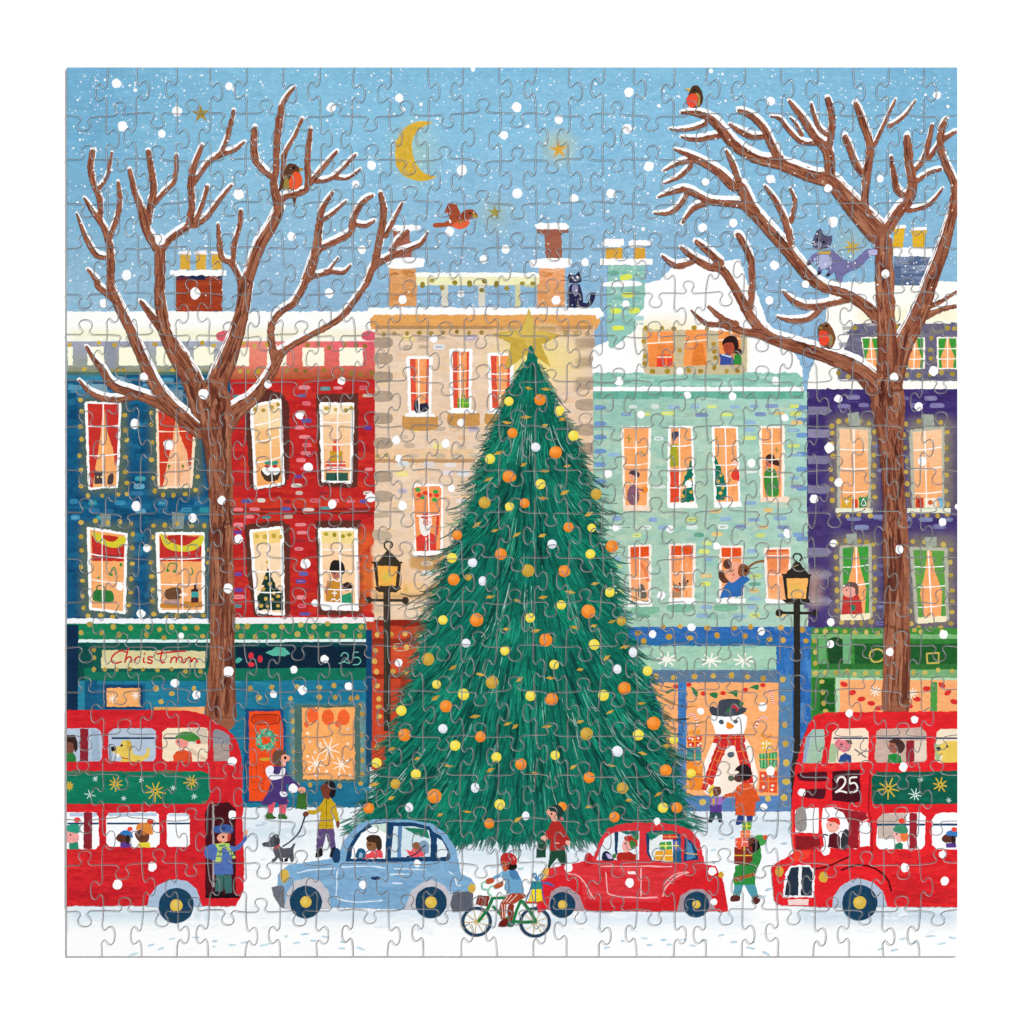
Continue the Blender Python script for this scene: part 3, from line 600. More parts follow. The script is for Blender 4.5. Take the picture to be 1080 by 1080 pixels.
at('D'); fill("735,815 785,812 775,905 725,905", 'e0b22e'); fill("810,825 892,822 885,840 875,905 822,905 820,845", 'e0b22e'); rect(735, 945, 915, 1085, '566a8c'); fill("735,800 790,798 790,812 735,815", WH); fill("815,810 890,808 888,822 815,825", WH); rect(730, 905, 915, 948, 'fdfdfb', rag=.4); fill("820,995 880,990 885,1010 830,1018", 'a3acc0', sm=True); fill("740,950 800,955 790,980 740,985", '8391ae', sm=True)
brush(944, 271, 982, 300, 25, ['48597c', '6f80a0', '8391ae'], (6, 16), (2, 4), .6)
part('chimney', 'red brick chimney with three yellow pots on the teal house')
at('A'); 
for x in (585, 660, 735): rect(x, 938, x + 48, 1010, 'd8a93c'); fill([(x - 12, 935), (x - 5, 922), (x + 48, 918), (x + 55, 938)], 'fdf0f0', rag=.3)
at('E'); rect(565, -48, 785, 128, '9c3c20', rag=.2); rect(568, -44, 783, -22, '1e2a4c'); brush(187, 292, 233, 327, 40, ['8a301a', 'b24a2a', 'a04224'], (6, 18), (2, 4), .6); at('A'); rect(540, 1012, 805, 1040, 'fdfdfb', rag=.5)
# ================================================================ SHOPS
def streaks(x0, y0, x1, y1, n, pal, ang=0, a=.45, w=(2, 5)): brush(x0, y0, x1, y1, n, pal, (6, 24), w, a, ang, .08)
s1 = part('shop', 'dark green and teal shop front with a cream Christmas sign')
at('I'); rect(50, 535, 1085, 1081, '1f7896', rag=.1); at('M'); rect(820, 0, 1085, 322, '1f7896', rag=.2); at('J'); rect(-2, 535, 415, 1081, '1f7896', rag=.1); at('N'); rect(-2, -2, 400, 322, '1f6f8e', rag=.3)
at('Z'); streaks(72, 715, 390, 850, 260, ['17658a', '2a8aa2', '1a6c88', '358fa6', '1c5f80'])
at('I')
rect(50, 505, 720, 530, 'f3f6fb', rag=.4); rect(850, 503, 1085, 530, 'f3eef0', rag=.4); rect(50, 530, 1085, 605, '187f55', rag=.2); at('J'); rect(-2, 500, 420, 530, 'f8ecec', rag=.4); rect(-2, 528, 385, 605, '187f55', rag=.2)
at('Z'); streaks(72, 658, 380, 674, 60, ['12704a', '22905f', '1a7f58'])
at('I'); rect(100, 605, 1085, 620, 'e3f3f1', rag=.2); rect(50, 536, 102, 945, '0f2d4a', rag=.2)
rect(100, 620, 1085, 800, '0c4a48', rag=.2); at('J'); rect(-2, 603, 415, 617, 'e3f3f1', rag=.2); rect(-2, 617, 415, 797, '0d4048', rag=.2)
at('Z'); streaks(82, 678, 240, 716, 60, ['0b3f44', '0f5a50', '14604f'])
at('I'); rect(130, 740, 1085, 800, '157a5a', a=.7); rect(170, 625, 710, 760, '175f52', a=.6)
rect(850, 640, 1085, 742, '0b2438', rag=.3); at('J'); rect(-2, 640, 400, 740, '0b2438', rag=.3); rect(-2, 740, 388, 797, '117056', rag=.2)
at('I'); fill("215,655 705,660 705,738 215,742", 'd9cf9c', rag=.3); rect(210, 690, 700, 742, 'e6dcae', a=.5)
rd = 'c4262c'
for q_ in ("335,668 305,658 272,676 258,702 275,718 308,710", "340,645 330,685 322,716", "325,704 340,688 352,692 353,716", "374,690 369,716", "371,702 384,688 398,691", "414,690 411,710 420,715", "458,690 438,687 434,698 452,706 446,718 426,713", "500,654 492,698 500,716 514,711", "472,674 545,664 612,660", "545,690 540,716", "542,702 556,688 567,694 566,716", "568,700 582,688 594,694 594,712 606,715", "606,715 622,692 634,692 637,712 650,694 662,700 668,716"): line(q_, 8, rd)
dot(416, 673, 5, rd)
lights("115,573 213,573 268,545 350,550 295,582 430,545 425,583 487,557 508,597 545,545 607,552 665,550 692,590 155,533", 13, 'b9a24c'); lights("858,545 903,542 992,545 1068,545 875,588 942,592 1030,588", 13, 'b9a24c'); lights("J78,535 J140,545 J205,530 J287,545 J365,545 J62,580 J128,592 J205,580 J275,588 J357,588 J400,548", 13, 'b9a24c')
lights("175,655 177,692 176,747 228,747 283,747 345,745 408,747 478,750 545,745 610,757 682,757", 11, 'b39a48')
at('I'); fill("850,700 865,690 880,700 862,716 850,716", '4fae98', sm=True); dot(922, 683, 14, 'd03040', 17); dot(965, 697, 12, 'd03040', 18); dot(922, 724, 16, 'd03040', 12)
fill("990,668 1020,655 1040,640 1085,645 1085,685 1040,682 1010,678", '55b59e', rag=.3); at('J'); fill("-2,650 12,655 28,675 -2,682", '55b59e')
c25 = '6fc0ae'; line("268,685 280,668 298,672 302,690 280,710 258,720", 5, c25); line("258,718 285,712 310,720", 5, c25); line("352,665 328,668 326,692", 5, c25); line("326,692 350,690 362,705 352,722 325,725", 5, c25)
part('shop_window', 'small square shop window glowing orange above the left bus', s1)
at('I'); rect(190, 815, 420, 940, '1a5f84', rag=.2); rect(228, 822, 408, 935, '163f66', rag=.2); rect(236, 836, 396, 924, 'f6b06a', rag=.3); 
for x, y in ((265, 885), (375, 870)):
    for k in range(8): t = k * .785; line([(x, y), (x + 22 * math.cos(t), y + 22 * math.sin(t))], 4, 'fdeedd')
use(s1); at('I'); rect(135, 800, 192, 942, '134a74', a=.8); rect(100, 800, 130, 942, '3795ac', a=.4)
rect(460, 925, 720, 945, 'd8a05c'); fill("560,930 700,925 700,962 640,950", 'f6b27a'); lights("470,838 545,862 495,900 650,838", 13, 'c8a24c'); lights("918,838 1020,832 958,880", 14, 'c8a24c')
at('J'); lights("60,830 165,832 235,823 318,885 165,878 240,880 30,885", 13, 'c8a24c'); line("0,905 385,905", 6, '4aa0ae', a=.6); line("0,845 385,845", 5, '165a78', a=.6)
soft(30, 920, 385, 1080, 20, '7d9c92', .75); at('N'); soft(30, -10, 385, 190, 20, '7d9c92', .75); at('J')
lights("38,945 38,992 45,1040 358,920 368,958 365,1058 345,880", 12, 'c8a24c'); lights("N45,55 N50,100 N52,155 N368,50 N370,100 N362,208 N368,165 N122,215 N262,220 N60,215", 12, 'c8a24c')
part('shop_window', 'large orange shop window painted with white snowflakes and red baubles', s1)
at('J'); rect(48, 915, 360, 1085, '47685f', rag=.3, a=.9); at('N'); rect(48, -2, 360, 200, '47685f', rag=.3, a=.9)
at('J'); fill("82,930 332,926 N335,188 N88,190", 'f9ac64', rag=.4); 
for x, y, r in ((135, 965, 28), (207, 975, 30), (280, 975, 30), (105, 1008, 12), (255, 1005, 14)): dot(x, y, r, 'f26430', r * 1.3); 
dots("J110,1050 J300,1030 N120,10 N145,60 N300,20 N110,80 N200,150 N260,165 N310,170 N150,170 N300,100 N120,140 N170,20", 7, 'fdeedd')
at('N')
for x, y, r in ((150, 115, 42), (270, 120, 42), (210, 45, 55)):
    for k in range(8): t = k * .785 + .3; line([(x, y), (x + r * math.cos(t), y + r * math.sin(t))], 7, 'fdeedd', w1=4)
part('door', 'orange red shop door with a green wreath', s1)
at('I'); rect(895, 935, 1075, 1085, '1a4a78', rag=.2); at('M'); rect(890, -2, 1085, 300, '17507c', rag=.2)
at('I'); fill("912,948 1058,945 M1085,0 M1085,290 M912,292", 'ee4e1f', rag=.3); at('V'); fill("330,0 345,0 345,300 330,300", '17507c')
at('I'); fill("932,962 1045,962 1045,1002 932,1004", 'd23c17'); line("932,963 1045,963 1045,1003 932,1003 932,963", 3.5, '5a2018'); at('V')
for s in ("100,310 135,300 135,420 105,420 100,310", "160,320 190,320 190,440 160,445", "105,440 180,440 180,490 105,490"): line(s, 3.5, 'a53312')
fill("168,268 235,265 232,282 170,284", 'c9a22c', sm=True)
part('wreath', 'green wreath on the orange red door', s1)
at('V')
for k in range(150):
    t = R.uniform(0, 6.283); r = R.uniform(30, 74); x, y = 206 + r * math.cos(t), 140 + r * .98 * math.sin(t); e = t + R.uniform(.5, 1.6)
    line([(x, y), (x + 24 * math.cos(e), y + 24 * math.sin(e))], 12, R.choice(['2f9a74', '1f8464', '5fc4a0', '3faa88', '8fd6b8']), w1=3)
# orange-red shop
s2 = part('shop', 'orange red shop front with gold dots behind the left street lamp')
at('J'); fill("388,520 760,515 760,1085 415,1085 415,640 400,600", 'c4442a', rag=.2); at('N'); rect(412, -2, 480, 140, 'c4442a', rag=.3)
at('Z'); streaks(393, 656, 462, 800, 120, ['b53a22', 'd2542f', 'cc4a2c'], ang=1.57)
at('J'); fill("425,512 745,512 745,545 440,540", '8c2418'); rect(418, 602, 730, 632, '97301c', rag=.3); rect(415, 768, 640, 792, '8f2a1a', rag=.3); rect(510, 645, 690, 755, 'd0522f', a=.7); rect(550, 790, 590, 1000, '9c3420'); rect(388, 560, 416, 1085, '12426a', rag=.2); at('N'); rect(388, -2, 414, 130, '1b4a66')
lights("J440,582 J505,580 J572,578 J637,578 J712,582 J432,658 J525,642 J580,642 J635,642 J428,708 J437,758 J515,757 J575,757 J632,757 J440,825 J448,888 J450,970 J448,925 J610,825 N440,35", 13, 'd9a84c')
# blue shop
s4 = part('shop', 'blue shop front with a snowman in its orange window')
at('K'); rect(540, 545, 1440, 1085, '2f69b0', rag=.2); at('O'); rect(700, -2, 1340, 340, '5a82b4', rag=.3); at('Q'); rect(-2, -2, 262, 340, '5a86bd', rag=.3)
at('Z'); streaks(660, 662, 855, 680, 80, ['3f7cc0', '285fa4', '3a74c0']); streaks(822, 680, 855, 852, 100, ['4a8ad0', '3f7cc0', '5a92cc'], ang=1.57)
at('K'); rect(580, 602, 1255, 636, '246aa0', a=.8); rect(590, 636, 1255, 750, 'a3cdb4', rag=.4); at('L'); rect(175, 630, 210, 750, '2a6cb0'); at('Z'); streaks(672, 682, 818, 706, 60, ['8fc2b0', 'b5d6bc', 'a8d0be'])
at('K'); rect(600, 750, 1260, 812, '5f7a96', rag=.3); at('L'); rect(185, 770, 250, 1085, '5a86a8', a=.8); at('Q'); rect(190, -2, 250, 330, '5f80a6', a=.8)
for x, y in (('K', (735, 700)), ('K', (943, 705)), ('L', (20, 705))):
    at(x)
    for k in range(4): t = k * .785 + .15; r = 50; line([(y[0] - r * math.cos(t), y[1] - r * .7 * math.sin(t)), (y[0] + r * math.cos(t), y[1] + r * .7 * math.sin(t))], 8, 'fbf6ec')
lights("K718,545 K798,542 K928,550 K1055,552 K597,575 K625,612 K745,592 K845,598 K973,585 L53,545 L195,548 L25,588 L143,605 L207,608 L297,560 L315,612", 14, 'd0a040')
lights("K683,780 K768,785 K866,780 K955,778 K1042,775 L38,782 L112,790 L205,795 L205,885 L215,1010", 14, 'd0a848'); lights("Q218,20 Q222,110 Q222,200 Q210,275 Q135,278 O905,297", 16, 'd6b450')
shw = part('shop_window', 'orange lit display window around the snowman', s4)
at('K'); fill("660,812 785,812 785,1085 O785,120 O700,0 730,1000", 'faae70', rag=.2); at('U'); fill("0,66 102,68 102,440 0,440", 'faae70'); rect(160, 66, 818, 872, 'faae70', rag=.3)
for x0, y0, x1, y1 in ((210, 620, 400, 830), (660, 580, 780, 830)): soft(x0, y0, x1, y1, 28, 'fbc795', .6)
brush(724, 725, 820, 838, 60, ['f9a765', 'fbbd85', 'f8b27c'], (6, 18), (2, 5), .5)
line("160,85 280,140 430,140 580,115 700,85", 3, 'a08a40', w1=3)
for x, y in ((178, 82), (282, 145), (422, 142), (580, 118), (706, 85), (85, 95)): dot(x, y, 20, 'dc3428', 16)
for s in ("195,95 240,130 235,168 215,150", "325,150 360,135 385,150 370,180", "460,140 522,120 520,170 490,150", "612,100 670,80 672,118 640,110", "15,130 70,110 60,130 25,145"): fill(s, '2f7a48', sm=True)
for s in ("170,310 205,290 228,320 240,380", "655,385 690,320 720,312 742,330", "740,120 765,150 775,190 785,222"):
    p = smooth(P(s), False, 6)
    for i in range(len(p) - 1): gline([p[i], p[i + 1]], 2.2, 2.2, 'e23a34' if i % 2 else 'fdeee6')
part('gift', 'red and gold box on top of the gift pile left of the snowman', s4)
at('U'); fill("168,455 270,445 272,520 175,528", 'd83a30'); line("222,448 222,522", 9, 'f59a2c'); line("170,487 272,482", 8, 'f59a2c'); fill("180,430 200,400 222,418 245,395 262,425 230,445", 'f39a35', sm=True); dots("185,462 205,470 245,462 262,500 190,510 245,512", 6, 'fdeedd')
part('gift', 'blue striped box in the gift pile left of the snowman', s4)
fill("165,530 270,525 268,622 162,620", '3f8a8c'); line("165,555 268,552", 8, '5a62a8'); line("165,585 268,585", 8, '4f9a5c'); line("220,528 222,620", 7, 'f59a2c'); line("165,603 268,603", 5, '7fc4a0')
part('gift', 'orange box at the bottom of the gift pile left of the snowman', s4)
fill("162,632 270,630 285,830 190,840", 'f08a2c', rag=.4); fill("240,640 270,640 265,700 240,700", 'f7a54c')
part('gift', 'yellow box on top of the gift pile right of the snowman', s4)
fill("692,482 768,478 770,552 696,555", 'f0b52c'); line("732,478 732,555", 8, 'fdf0d8'); dots("708,500 708,530 752,500 752,530", 7, 'fdf0d8'); fill("690,440 710,428 732,455 760,430 768,450 735,470", 'f3902c', sm=True)
part('gift', 'green striped box in the gift pile right of the snowman', s4)
fill("678,572 808,562 810,660 745,682 685,678", '3a9a5a', sm=False)
for x in (698, 722, 765, 790): line([(x, 572), (x, 672)], 8, '8fd09a')
line("678,615 810,610", 7, 'f0a52c'); line("745,565 745,680", 8, 'f0a52c')
part('gift', 'red spotted box at the bottom of the gift pile right of the snowman', s4)
fill("680,700 808,695 808,852 680,848", 'e8522c'); line("745,698 745,850", 9, 'f08a4c'); line("680,770 808,768", 9, 'f08a4c'); dots("705,730 775,735 710,810 775,800 770,830", 7, 'fdeedd')
part('pillar', 'blue window post left of the snowman', s4)
at('U'); rect(103, 66, 160, 500, '3d78b8', rag=.3); brush(716, 722, 723.5, 785, 20, ['2f69a8', '5a92cc'], (5, 15), (2, 4), .5, 1.57)
at('U'); 
snm = part('snowman', 'snowman in grey hat and red tartan scarf in the blue shop window')
fill("345,300 575,295 585,380 570,440 620,520 650,640 670,760 600,868 330,868 285,800 290,640 330,530 375,440 355,380", 'fdf5ec', sm=True, rag=.3)
fill("345,300 575,295 580,375 565,435 370,438 355,380", 'ffffff'); soft(400, 560, 560, 850, 40, 'fbe0c8', .6)
fill("325,250 345,235 380,245 400,195 470,182 540,190 562,240 588,250 580,275 530,300 440,310 355,300 330,278", '3f4652', sm=True, rag=.3); fill("430,290 470,310 500,300 490,270 450,262", '4d5562', sm=True)
fill("445,270 462,245 475,268 460,285", '2f7a48', sm=True); fill("535,205 570,208 560,232 540,228", '2f7a48', sm=True); dot(500, 238, 13, 'c83038'); dot(522, 245, 13, 'b82832'); dot(522, 262, 9, 'c83038')
dot(410, 347, 19, '4a5662', 17); dot(512, 344, 17, '4a5662', 15); fill("450,350 470,352 502,378 470,398 445,385", 'f08a1f', sm=True)
dot(478, 580, 26, '54606c', 22); dot(480, 748, 24, '5a6a58', 20)
part('scarf', 'red tartan scarf with orange lines', snm)
for s in ("362,435 575,432 582,490 510,515 440,520 350,495", "380,490 455,515 400,640 345,800 280,770 330,640", "505,515 570,490 620,660 640,780 560,790 540,650", "280,780 320,790 300,835 265,828"): fill(s, 'd12a2c', rag=.3)
for s in ("400,440 398,505", "460,440 458,510", "510,438 508,515", "550,438 548,495", "355,462 578,458", "365,545 425,565", "345,610 405,630", "320,680 375,700", "300,740 350,760", "405,510 345,650 305,790", "520,560 590,550", "540,625 605,610", "550,700 620,690", "545,510 585,640 600,780", "430,520 375,660"): line(s, 4.5, 'f28a3a')
for s in ("385,520 335,660", "560,520 590,600", "375,475 560,472"): line(s, 8, '8a1a28', a=.45)
# green shop
s5 = part('shop', 'green shop front with a gold ring and square on its sign')
at('L'); rect(338, 550, 1040, 1085, '3f8a3a', rag=.2); at('Z'); streaks(856, 662, 1009, 750, 160, ['347a32', '4f9a44', '3f8a3c', '5aa050'])
at('L'); rect(340, 580, 1040, 602, '7fb47a', rag=.3); rect(375, 602, 1040, 635, '347d36', rag=.2); rect(545, 625, 1040, 722, '1f5a2a', rag=.3); rect(375, 600, 410, 745, '6fae74', a=.8); rect(420, 605, 485, 730, '1d4a26', sm) if False else fill("420,610 485,605 485,725 430,730", '1d4a26', sm=True)
rect(490, 590, 528, 745, '7ab886', a=.8); rect(375, 720, 1040, 745, '2f6f34', rag=.2); rect(340, 748, 1040, 785, '7fb07c', rag=.3, a=.9)
rect(345, 785, 380, 1000, '2f7a34'); rect(380, 790, 450, 945, '1f5a26', rag=.3)
line("655,650 625,660 618,685 635,710 665,708 685,690 680,662 655,650", 9, 'c9b458'); [line(q_, 8, 'c9b458') for q_ in ('886,672 948,668', '945,668 945,717', '948,715 890,718', '891,720 888,670')]
lights("363,565 407,567 455,565 500,567 548,570 602,570 655,575 830,560 860,568 960,565 357,612 360,665 358,718 360,765 408,762 458,762 510,757 545,770 598,765 655,765 825,762 880,762 942,750 1008,755 390,805 395,855 398,908 408,945", 12, 'c9b458')
part('shop_window', 'orange lit window with red leaves in the green shop', s5)
at('L'); fill("455,785 1040,788 1040,950 455,950", 'b9d8b4', rag=.3); rect(475, 797, 1040, 950, 'faae72', rag=.3); rect(905, 805, 938, 950, '4f9a44', rag=.3)
for x, y in ((495, 818), (535, 857), (578, 888), (625, 908), (660, 930), (888, 838), (842, 888), (805, 918), (960, 822), (988, 857), (1018, 900)): dot(x, y, 19, 'd8302c', 12, rot=R.uniform(-.6, .6))
for x, y in ((645, 850), (818, 860)):
    for k in range(4): t = k * .785 + .2; line([(x - 26 * math.cos(t), y - 26 * math.sin(t)), (x + 26 * math.cos(t), y + 26 * math.sin(t))], 5, 'fdf0e4')

# ================================================================ MOON, STARS, BIRDS, CATS
def star(label, cx, cy, r, col, rot=0, inner=.36, t='Z', n=5, sub=None):
    part('star', label) if not sub else part('star', label, sub)
    at(t); ox, oy, k = TILES[t]; pts = []
    for i in range(2 * n):
        a = rot + math.pi * i / n - math.pi / 2; q = r if i % 2 == 0 else r * inner
        pts.append((cx + q * math.cos(a), cy + q * math.sin(a)))
    fill(pts, col, rag=.12)
star('small olive gold star at the left between bare branches', 683, 270, 46, 'a68a3c', -.05, t='A')
star('golden star in the sky right of the moon', 222, 440, 50, 'd9a43c', -.1, t='C', inner=.3)
star('small olive star beside the flying robin', 998, 738, 36, '9c9444', 0, t='B')
star('small eight pointed gold star by the grey cat', 535, 903, 44, 'c9ab3c', .2, t='D', n=7, inner=.35)
part('moon', 'golden crescent moon'); at('B')
fill("705,312 640,305 580,330 540,385 525,450 535,520 570,565 640,590 700,580 722,568 690,562 650,540 620,495 606,440 610,390 640,345 680,322", 'd9b13c', sm=True, rag=.25); brush(418, 132, 434, 186, 30, ['c9a132', 'e6c356', 'd4aa38'], (4, 10), (2, 4), .5, 1.5)
def robin(label, t, f):
    part('robin', label); at(t); f()
def rb1():
    at('B'); fill("A1050,640 8,520 45,508 70,525 92,533 72,545 85,580 80,610 45,630 A1070,630", '5c3a28', sm=True); fill("A1078,600 5,560 25,600 20,628 A1075,625", '9a8440', sm=True); fill("48,545 78,560 84,595 60,628 30,625 22,590", 'e8592f', sm=True); dot(45, 527, 7, '1c1412'); fill("68,522 94,536 70,545", 'b08c40'); fill("38,668 58,668 48,715", '6b3a30'); line("22,628 22,645", 4, '2a1a18'); line("42,628 44,642", 4, '2a1a18'); line("70,628 80,636", 4, '2a1a18')
def rb2():
    at('B'); fill("758,738 776,695 818,700 826,722 836,745 825,788 790,795 778,748", '9c4a2e', rag=.3); fill("708,790 760,785 800,765 840,770 880,765 840,808 790,805 715,810", 'a8502e', sm=True); fill("835,750 855,728 895,725 920,760 890,768 840,772", '96442c', sm=True); fill("795,800 830,778 880,770 868,805 830,818", 'e8643c', sm=True); fill("820,785 845,772 850,780 830,790", '8c7a3c'); dot(880, 742, 5, '1c1412'); fill("895,738 922,762 895,764", 'a09440')
def rb3():
    at('C'); fill("845,160 860,138 885,140 905,175 905,215 885,240 850,238 835,200", '4f3424', sm=True); fill("828,200 850,175 880,185 878,225 850,242 832,225", 'e84e34', sm=True); fill("870,172 890,180 892,225 880,235 884,195", 'a88c48', sm=True); dot(866, 158, 6, '1c1412'); fill("845,148 822,152 842,164", 'e0b040')
def rb4():
    at('H'); fill("372,208 390,185 415,180 435,200 455,245 450,280 430,308 400,295 380,270", '7a4a2c', sm=True); fill("378,225 410,222 425,250 420,280 395,290 378,275", 'e8492f', sm=True); fill("425,240 440,245 440,280 428,290", 'a08a48', sm=True); dot(412, 197, 6, '1c1412'); fill("372,203 392,200 392,214", 'a08a48'); line("385,290 395,300 410,298", 4, '1c1412'); line("415,295 432,305", 4, '1c1412')
robins = ((('robin perched on a snowy branch of the left bare tree', 'B', rb1), ('robin perched at the top tip of the right bare tree', 'C', rb3), ('robin perched low on the thick branch of the right bare tree', 'H', rb4)))
robin('flying robin with spread wing below the moon', 'B', rb2)
part('cat', 'black cat with curled tail sitting on the stone roof'); at('C')
fill("275,1020 282,1035 300,1035 318,1015 328,1040 330,1068 300,1078 270,1072 262,1045", '2a2a4a', sm=False, rag=.3)
at('G'); fill("278,0 322,0 335,50 340,108 268,105 262,45", '26264a', rag=.3); fill("288,5 312,5 312,45 298,55 285,30", '8a86a8', sm=True); line("335,95 362,98 380,70 385,38", 20, '26264a', w1=24); fill("262,100 300,85 345,108 262,110", '26264a')
at('C'); fill("285,1042 315,1042 312,1066 292,1068", '55557a', sm=True); dot(288, 1048, 5, 'e8e8ee'); dot(312, 1048, 5, 'e8e8ee'); dot(300, 1060, 4, 'f0f0f4'); 
for s in ("270,1050 232,1038", "270,1058 228,1064", "328,1050 365,1040", "328,1058 360,1062"): line(s, 2.2, '3a3a52')
graycat = lambda: None
def grey_cat():
    part('cat', 'grey purple cat with raised tail walking along a right tree branch'); at('D')
    fill("350,860 365,825 385,812 395,840 418,850 440,848 438,878 420,905 385,918 350,905 342,885", '565470', rag=.3)
    fill("372,925 440,915 490,960 540,970 600,915 640,905 655,925 625,945 570,1000 520,1020 490,1045 485,1072 465,1068 455,1020 430,1035 410,1040 425,1010 400,1000 385,1030 368,1030 385,980 365,960 330,985 320,975 345,940", '7470a0', rag=.3)
    fill("365,950 420,940 440,975 415,1000 385,1005", 'aeb2d6', sm=True); fill("610,920 650,915 650,938 620,940", 'b9b4dc', sm=True); line("372,930 430,930", 12, 'd0a83c'); fill("318,975 332,970 340,985 325,990", '2c2c44'); fill("372,1018 388,1018 385,1035 368,1035", '2c2c44'); fill("412,1030 430,1025 430,1040 412,1042", '2c2c44')
    dot(368, 868, 5, '17171f'); dot(400, 880, 6, '17171f'); fill("368,882 385,880 388,900 372,905", '9a9ab8', sm=True)
    for s in ("365,890 300,850", "362,895 300,878", "410,895 440,905"): line(s, 2.2, 'f6f6fa')

# ================================================================ BARE TREES
BR = '955b42'
def limb(s, ws, snow=.5, hi=True):
    pts = P(s); ws = [float(w) for w in ws.split()]
    if len(ws) < len(pts): ws = [ws[0] + (ws[-1] - ws[0]) * i / (len(pts) - 1) for i in range(len(pts))] if len(ws) <= 2 else ws + [ws[-1]] * (len(pts) - len(ws))
    kp = [0]
    for i in range(1, len(pts)):
        if math.dist(pts[i], pts[kp[-1]]) > ws[i] / 4.5 * .45 or i == len(pts) - 1: kp.append(i)
    pts = [pts[i] for i in kp]; ws = [ws[i] for i in kp]
    tri = smooth([(p[0], p[1], w / 4.5) for p, w in zip(pts, ws)], False, 9)
    xy = [(p[0], p[1]) for p in tri]; w = [max(.8, p[2]) for p in tri]
    w[-1] *= .6; w[-2] *= .9
    return xy, w
def draw_limb(xy, w, snow=1.0):
    gdot(xy[0][0], xy[0][1], w[0] * .47, BR, wob=.03)
    ribbon(xy, w, BR, rag=.42)
    n = len(xy)
    for _ in range(int(6 + sum(w) / 9)):                 # bark strokes
        a = R.randint(0, max(0, n - 5)); b = min(n, a + R.randint(4, 10)); wm = sum(w[a:b]) / (b - a)
        o = R.uniform(-.38, .38); seg = []
        for i in range(a, b):
            x0, y0 = xy[max(0, i - 1)]; x1, y1 = xy[min(n - 1, i + 1)]; d = math.hypot(x1 - x0, y1 - y0) or 1
            seg.append((xy[i][0] + (y1 - y0) / d * w[i] * o, xy[i][1] - (x1 - x0) / d * w[i] * o))
        q = wm * R.uniform(.06, .2)
        ws = [max(.25, q * min(1, .25 + 2.5 * min(i, len(seg) - 1 - i) / len(seg))) for i in range(len(seg))]
        ribbon(seg, ws, R.choice(['6b3526', '7a4231', '9c6048', '5c2c22', 'a5694e', '824632', '7a3d2c', '4a241c', 'a0664c', 'b27a5c', 'ad7254']), .85, rag=.3)
    # the dark rough rim on the shaded side
    seg = [(xy[i][0] + _n(xy, i)[0] * w[i] * .46 * _dn(xy, i), xy[i][1] + _n(xy, i)[1] * w[i] * .46 * _dn(xy, i)) for i in range(n)]
    ribbon(seg, [max(.4, x * .1) for x in w], '5c2f24', .6, rag=.25)
def _n(xy, i):
    x0, y0 = xy[max(0, i - 1)]; x1, y1 = xy[min(len(xy) - 1, i + 1)]; d = math.hypot(x1 - x0, y1 - y0) or 1
    return (y1 - y0) / d, -(x1 - x0) / d
def _dn(xy, i): return 1 if _n(xy, i)[1] > 0 else -1
def snow_limb(xy, w, right=0):
    n = len(xy); seg = []; ws = []
    for i in range(n):
        nx, ny = _n(xy, i)
        s = -1 if ny > 0 else 1
        if abs(ny) < .22: s = (1 if nx > 0 else -1) * (1 if right > 0 else -1)
        up = abs(ny); o = .42 + .1 * up
        k = .3 + .95 * up + R.uniform(-.1, .12)
        seg.append((xy[i][0] + nx * s * w[i] * o, xy[i][1] + ny * s * w[i] * o)); ws.append(max(.7, min(6.5, min(w[i], 12) * .5 * k + .6)))
    ws[0] *= .4
    ribbon(seg, ws, 'fdfdfd', 1, rag=.22)
    if math.hypot(xy[-1][0] - xy[0][0], xy[-1][1] - xy[0][1]) > 6: gdot(xy[-1][0], xy[-1][1], w[-1] * .8 + .4, 'fdfdfd', wob=.15, n=9)
def bare_tree(label, limbs, trunk, side):
    tr = part('bare_tree', label)
    L = [limb(*a) for a in limbs]
    T = limb(*trunk)
    sn = part('snow_cover', None, tr)
    for xy, w in L: snow_limb(xy, w, side)
    br = part('branches', None, tr)
    for xy, w in reversed(L):
        draw_limb(xy, w)
    tk = part('trunk', None, tr)
    draw_limb(*T)
    xy, w = T
    for _ in range(80):
        i = R.randint(0, len(xy) - 8); o = R.uniform(-.42, .42); ph = R.uniform(0, 6); seg = [(xy[j][0] + w[j] * (o + .045 * math.sin(ph + j * .9)), xy[j][1]) for j in range(i, i + R.randint(4, 8))]; wq = R.uniform(.6, 2.4)
        ribbon(seg, [wq * (.3 if k in (0, len(seg) - 1) else 1) for k in range(len(seg))], R.choice(['5c2c22', '6b3526', '9c6048', 'a06850', '4f261e', '7a4231', '3f1e18']), .85, rag=.3)
    use(sn)
    for q, (xy, w) in enumerate(L):                   # thin snow lying on top of the bark
        run = []; runs = [run]
        for i in range(2, len(xy)):
            nx, ny = _n(xy, i); s = -1 if ny > 0 else 1
            p = (xy[i][0] + nx * s * w[i] * .44, xy[i][1] + ny * s * w[i] * .44, .4 + 1.7 * abs(ny) * R.uniform(.6, 1.2))
            hid = abs(ny) < .25 or math.hypot(p[0] - T[0][5][0], 0) < 1e-9
            for q2, (x2, w2) in enumerate(L + [T]):
                if q2 == q: continue
                if any(abs(a[0] - p[0]) < wb * .5 and abs(a[1] - p[1]) < wb * .5 and math.hypot(a[0] - p[0], a[1] - p[1]) < wb * .46 for a, wb in zip(x2, w2)): hid = True; break
            if hid: run = []; runs.append(run)
            else: run.append(p)
        for run in runs:
            if len(run) > 2: ribbon([(p[0], p[1]) for p in run], [p[2] * (.3 if k in (0, len(run) - 1) else 1) for k, p in enumerate(run)], 'fdfdfd', 1, rag=.22)
at('Z')
